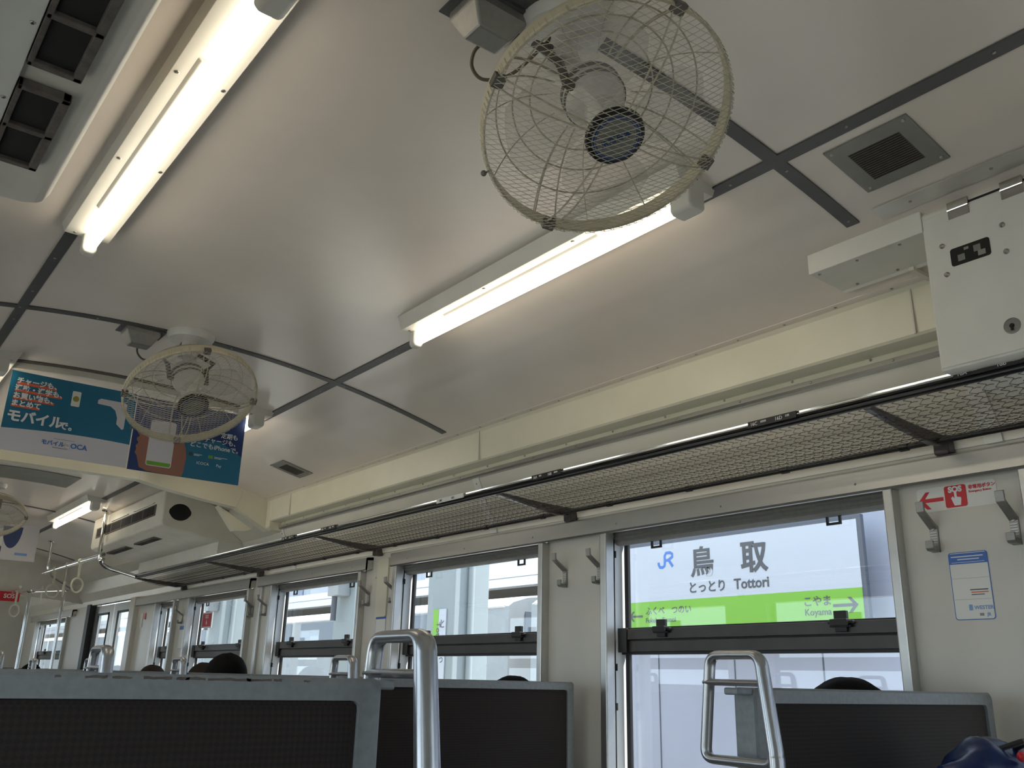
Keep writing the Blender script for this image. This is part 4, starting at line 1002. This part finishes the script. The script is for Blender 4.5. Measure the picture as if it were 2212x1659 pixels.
MB().box(XS + .03, 4.6, 3.0, 3.06, .5, .6).box(XS + .03, 4.6, 4.1, 4.16, .5, .6).build('wall_mount', 'signgrey', r)
mb = MB().use('ink'); xt = XS - .0045
mb.text('鳥', (xt, 3.842, .654), -EY, EZ, .195, .001, .0036, 'LEFT', 1.0); mb.text('取', (xt, 3.448, .654), -EY, EZ, .195, .001, .0052, 'LEFT', 1.0)
mb.text('とっとり', (xt, 3.865, .545), -EY, EZ, .076, .001, .0012); mb.text('Tottori', (xt, 3.505, .545), -EY, EZ, .085, .001, .0016)
xg = XS - .0065
mb.text('こやま', (xg, 3.035, .425), -EY, EZ, .060, .001, .0004); mb.text('ふくべ　つのい', (xg, 4.235, .425), -EY, EZ, .056, .001, .0002)
mb.use('ltblue'); mb.use('ink')
mb.text('Koyama', (xg, 3.030, .372), -EY, EZ, .052, .001); mb.text('Fukube Tsunoi', (xg, 4.235, .372), -EY, EZ, .044, .001)
A = [(-.085, -.008), (.035, -.008), (.005, -.040), (.026, -.040), (.066, 0), (.026, .040), (.005, .040), (.035, .008), (-.085, .008)]
mb.prism(A, (xg, 2.765, .418), -EY, EZ, (-.001, 0, 0)); mb.prism([(-a * .8, b * .8) for a, b in A], (xg, 4.33, .415), -EY, EZ, (-.001, 0, 0))
mb.build('lettering', None, r)
mb = MB().use('blue')
def stroke(pts, wd): mb.tube([(XS - .0042, 4.048 - a, .738 + b) for a, b in pts], wd, 6, ell=.12, up=(1, 0, 0))
stroke([(-.062, .012), (-.062, -.002), (-.050, -.020), (-.030, -.022), (-.012, -.014), (-.008, .005), (-.008, .050), (.005, .068), (.040, .068), (.058, .058), (.058, .040), (.040, .030), (.020, .030), (.060, -.022)], .0115)
stroke([(.012, .030), (.012, .012)], .0115)
mb.build('railway_logo', None, r, label='blue JR letters')
tag(r, 'white and lime green station name sign reading Tottori outside the window', 'station sign')
def column(y, label, w_y=.44, d=.36, sign=False):
    r = root('platform_column', (4.6, y, -1.15)); MB().box(4.6, 4.6 + d + .02, y, y + w_y, -1.15, 3.0).build('shaft', 'column', r, bevel=.01)
    MB().tube([(4.76, y - .03, -1.15), (4.76, y - .03, 3.0)], .03, 10).build('downpipe', 'column', r, smooth=True)
    if not sign:
        MB().box(4.45, 4.60, y + .10, y + .34, .80, 1.3).build('speaker_box', 'train', r, bevel=.01)
        MB().tube([(4.52, y + .30, .80), (4.52, y + .30, .55)], .03, 10).build('lamp_arm', 'signgrey', r, smooth=True)
    return tag(r, label, 'column', 'pale columns on the platform')
column(6.765, 'pale blue platform column with a narrow vertical name plate, seen through the second window', sign=True)
column(8.62, 'pale platform column with a grey box, seen through the third window')
column(12.4, 'pale platform column far along the platform'); 
r = root('vertical_name_plate', (4.6, 6.97, .2))
MB().use('signwhite').box(4.588, 4.597, 6.870, 7.075, -.75, .590).use('green').box(4.586, 4.589, 6.985, 7.072, -.75, .590).build('plate', None, r)
mb = MB().use('ink')
for i, ch_ in enumerate('とっとり'): mb.text(ch_, (4.5875, 6.965, .43 - i * .30), -EY, EZ, .085, .0005, .001)
mb.text('Tottori', (4.5855, 7.010, .48), -EZ, -EY, .085, .0005, .0008)
mb.build('lettering', None, r); tag(r, 'narrow vertical white and green Tottori name plate on the platform column', 'name plate')
# opposite platform roof
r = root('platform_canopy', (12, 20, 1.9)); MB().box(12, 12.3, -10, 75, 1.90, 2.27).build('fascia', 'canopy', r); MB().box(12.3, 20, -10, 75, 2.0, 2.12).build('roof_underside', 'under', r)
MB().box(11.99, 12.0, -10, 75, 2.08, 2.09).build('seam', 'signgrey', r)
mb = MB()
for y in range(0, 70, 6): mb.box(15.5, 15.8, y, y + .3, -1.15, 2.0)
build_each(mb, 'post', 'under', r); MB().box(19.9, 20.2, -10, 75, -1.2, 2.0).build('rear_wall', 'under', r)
tag(r, 'white fascia of the far platform canopy with a brown shadowed underside', 'canopy')
def coach(y0, y1, label):
    r = root('train_car', (9.4, y0, -1.2)); pr = [(9.4, -.9), (9.4, 1.17), (9.5, 1.24), (9.8, 1.33), (10.3, 1.39), (10.8, 1.39), (11.3, 1.33), (11.6, 1.24), (11.65, 1.17), (11.65, -.9)]
    MB().py(pr, y0, y1).build('body', 'train', r, smooth=True)
    MB().py([(9.36, 1.17), (9.5, 1.27), (9.8, 1.36), (10.3, 1.42), (10.8, 1.42), (11.3, 1.36), (11.65, 1.17)], y0 + .1, y1 - .1).build('roof', 'trainroof', r, smooth=True)
    mb = MB()
    y = y0 + 1.2
    while y < y1 - 2.4: mb.box(9.385, 9.40, y, y + 1.9, .50, 1.12); y += 2.4
    build_each(mb, 'side_window', 'trainglass', r); MB().box(9.385, 9.40, y0 + .1, y1 - .1, 1.15, 1.18).build('gutter', 'trainroof', r)
    mb = MB().box(9.75, 10.35, y0 - .015, y0, .5, 1.10).box(10.7, 11.3, y0 - .015, y0, .5, 1.10); build_each(mb, 'end_window', 'trainglass', r)
    mb = MB().use('concrete').box(9.5, 11.5, y0 + .4, y1 - .4, -1.9, -.9); mb.build('underframe', None, r)
    return tag(r, label, 'train car', 'train cars on the opposite track')
coach(-4, 11.6, 'pale train car with an arched end on the opposite track, seen through the second window')
coach(12.2, 30, 'pale train car on the opposite track seen through the third window')
coach(30.6, 50, 'farthest pale train car on the opposite track')
for i, (y, wd, h_, t) in enumerate(((60, 14, 10.4, 'broad pale office building beyond the canopy'), (80, 22, 14.5, 'tall pale office building farther along the line'), (112, 24, 17, 'most distant pale building'))):
    r = root('office_building', (38, y, -2)); MB().box(38, 50, y, y + wd, -2.3, h_).build('wall', 'building', r)
    mb = MB()
    for k in range(3 + i): mb.box(37.9, 38, y + 1.5 + k * 3.6, y + 3.6 + k * 3.6, 3.5, h_ - 1.2)
    build_each(mb, 'window_strip', 'bwindow', r); tag(r, t, 'building', 'office buildings beyond the station')
g = MB().box(-3.2, -3.0, -8, 60, -2.2, -1.2).box(-9, -3.2, -8, 60, -2.2, -1.2).build('near_platform', 'concrete'); tag(g, 'grey platform on the viewer side of the train', 'platform', kind='structure')
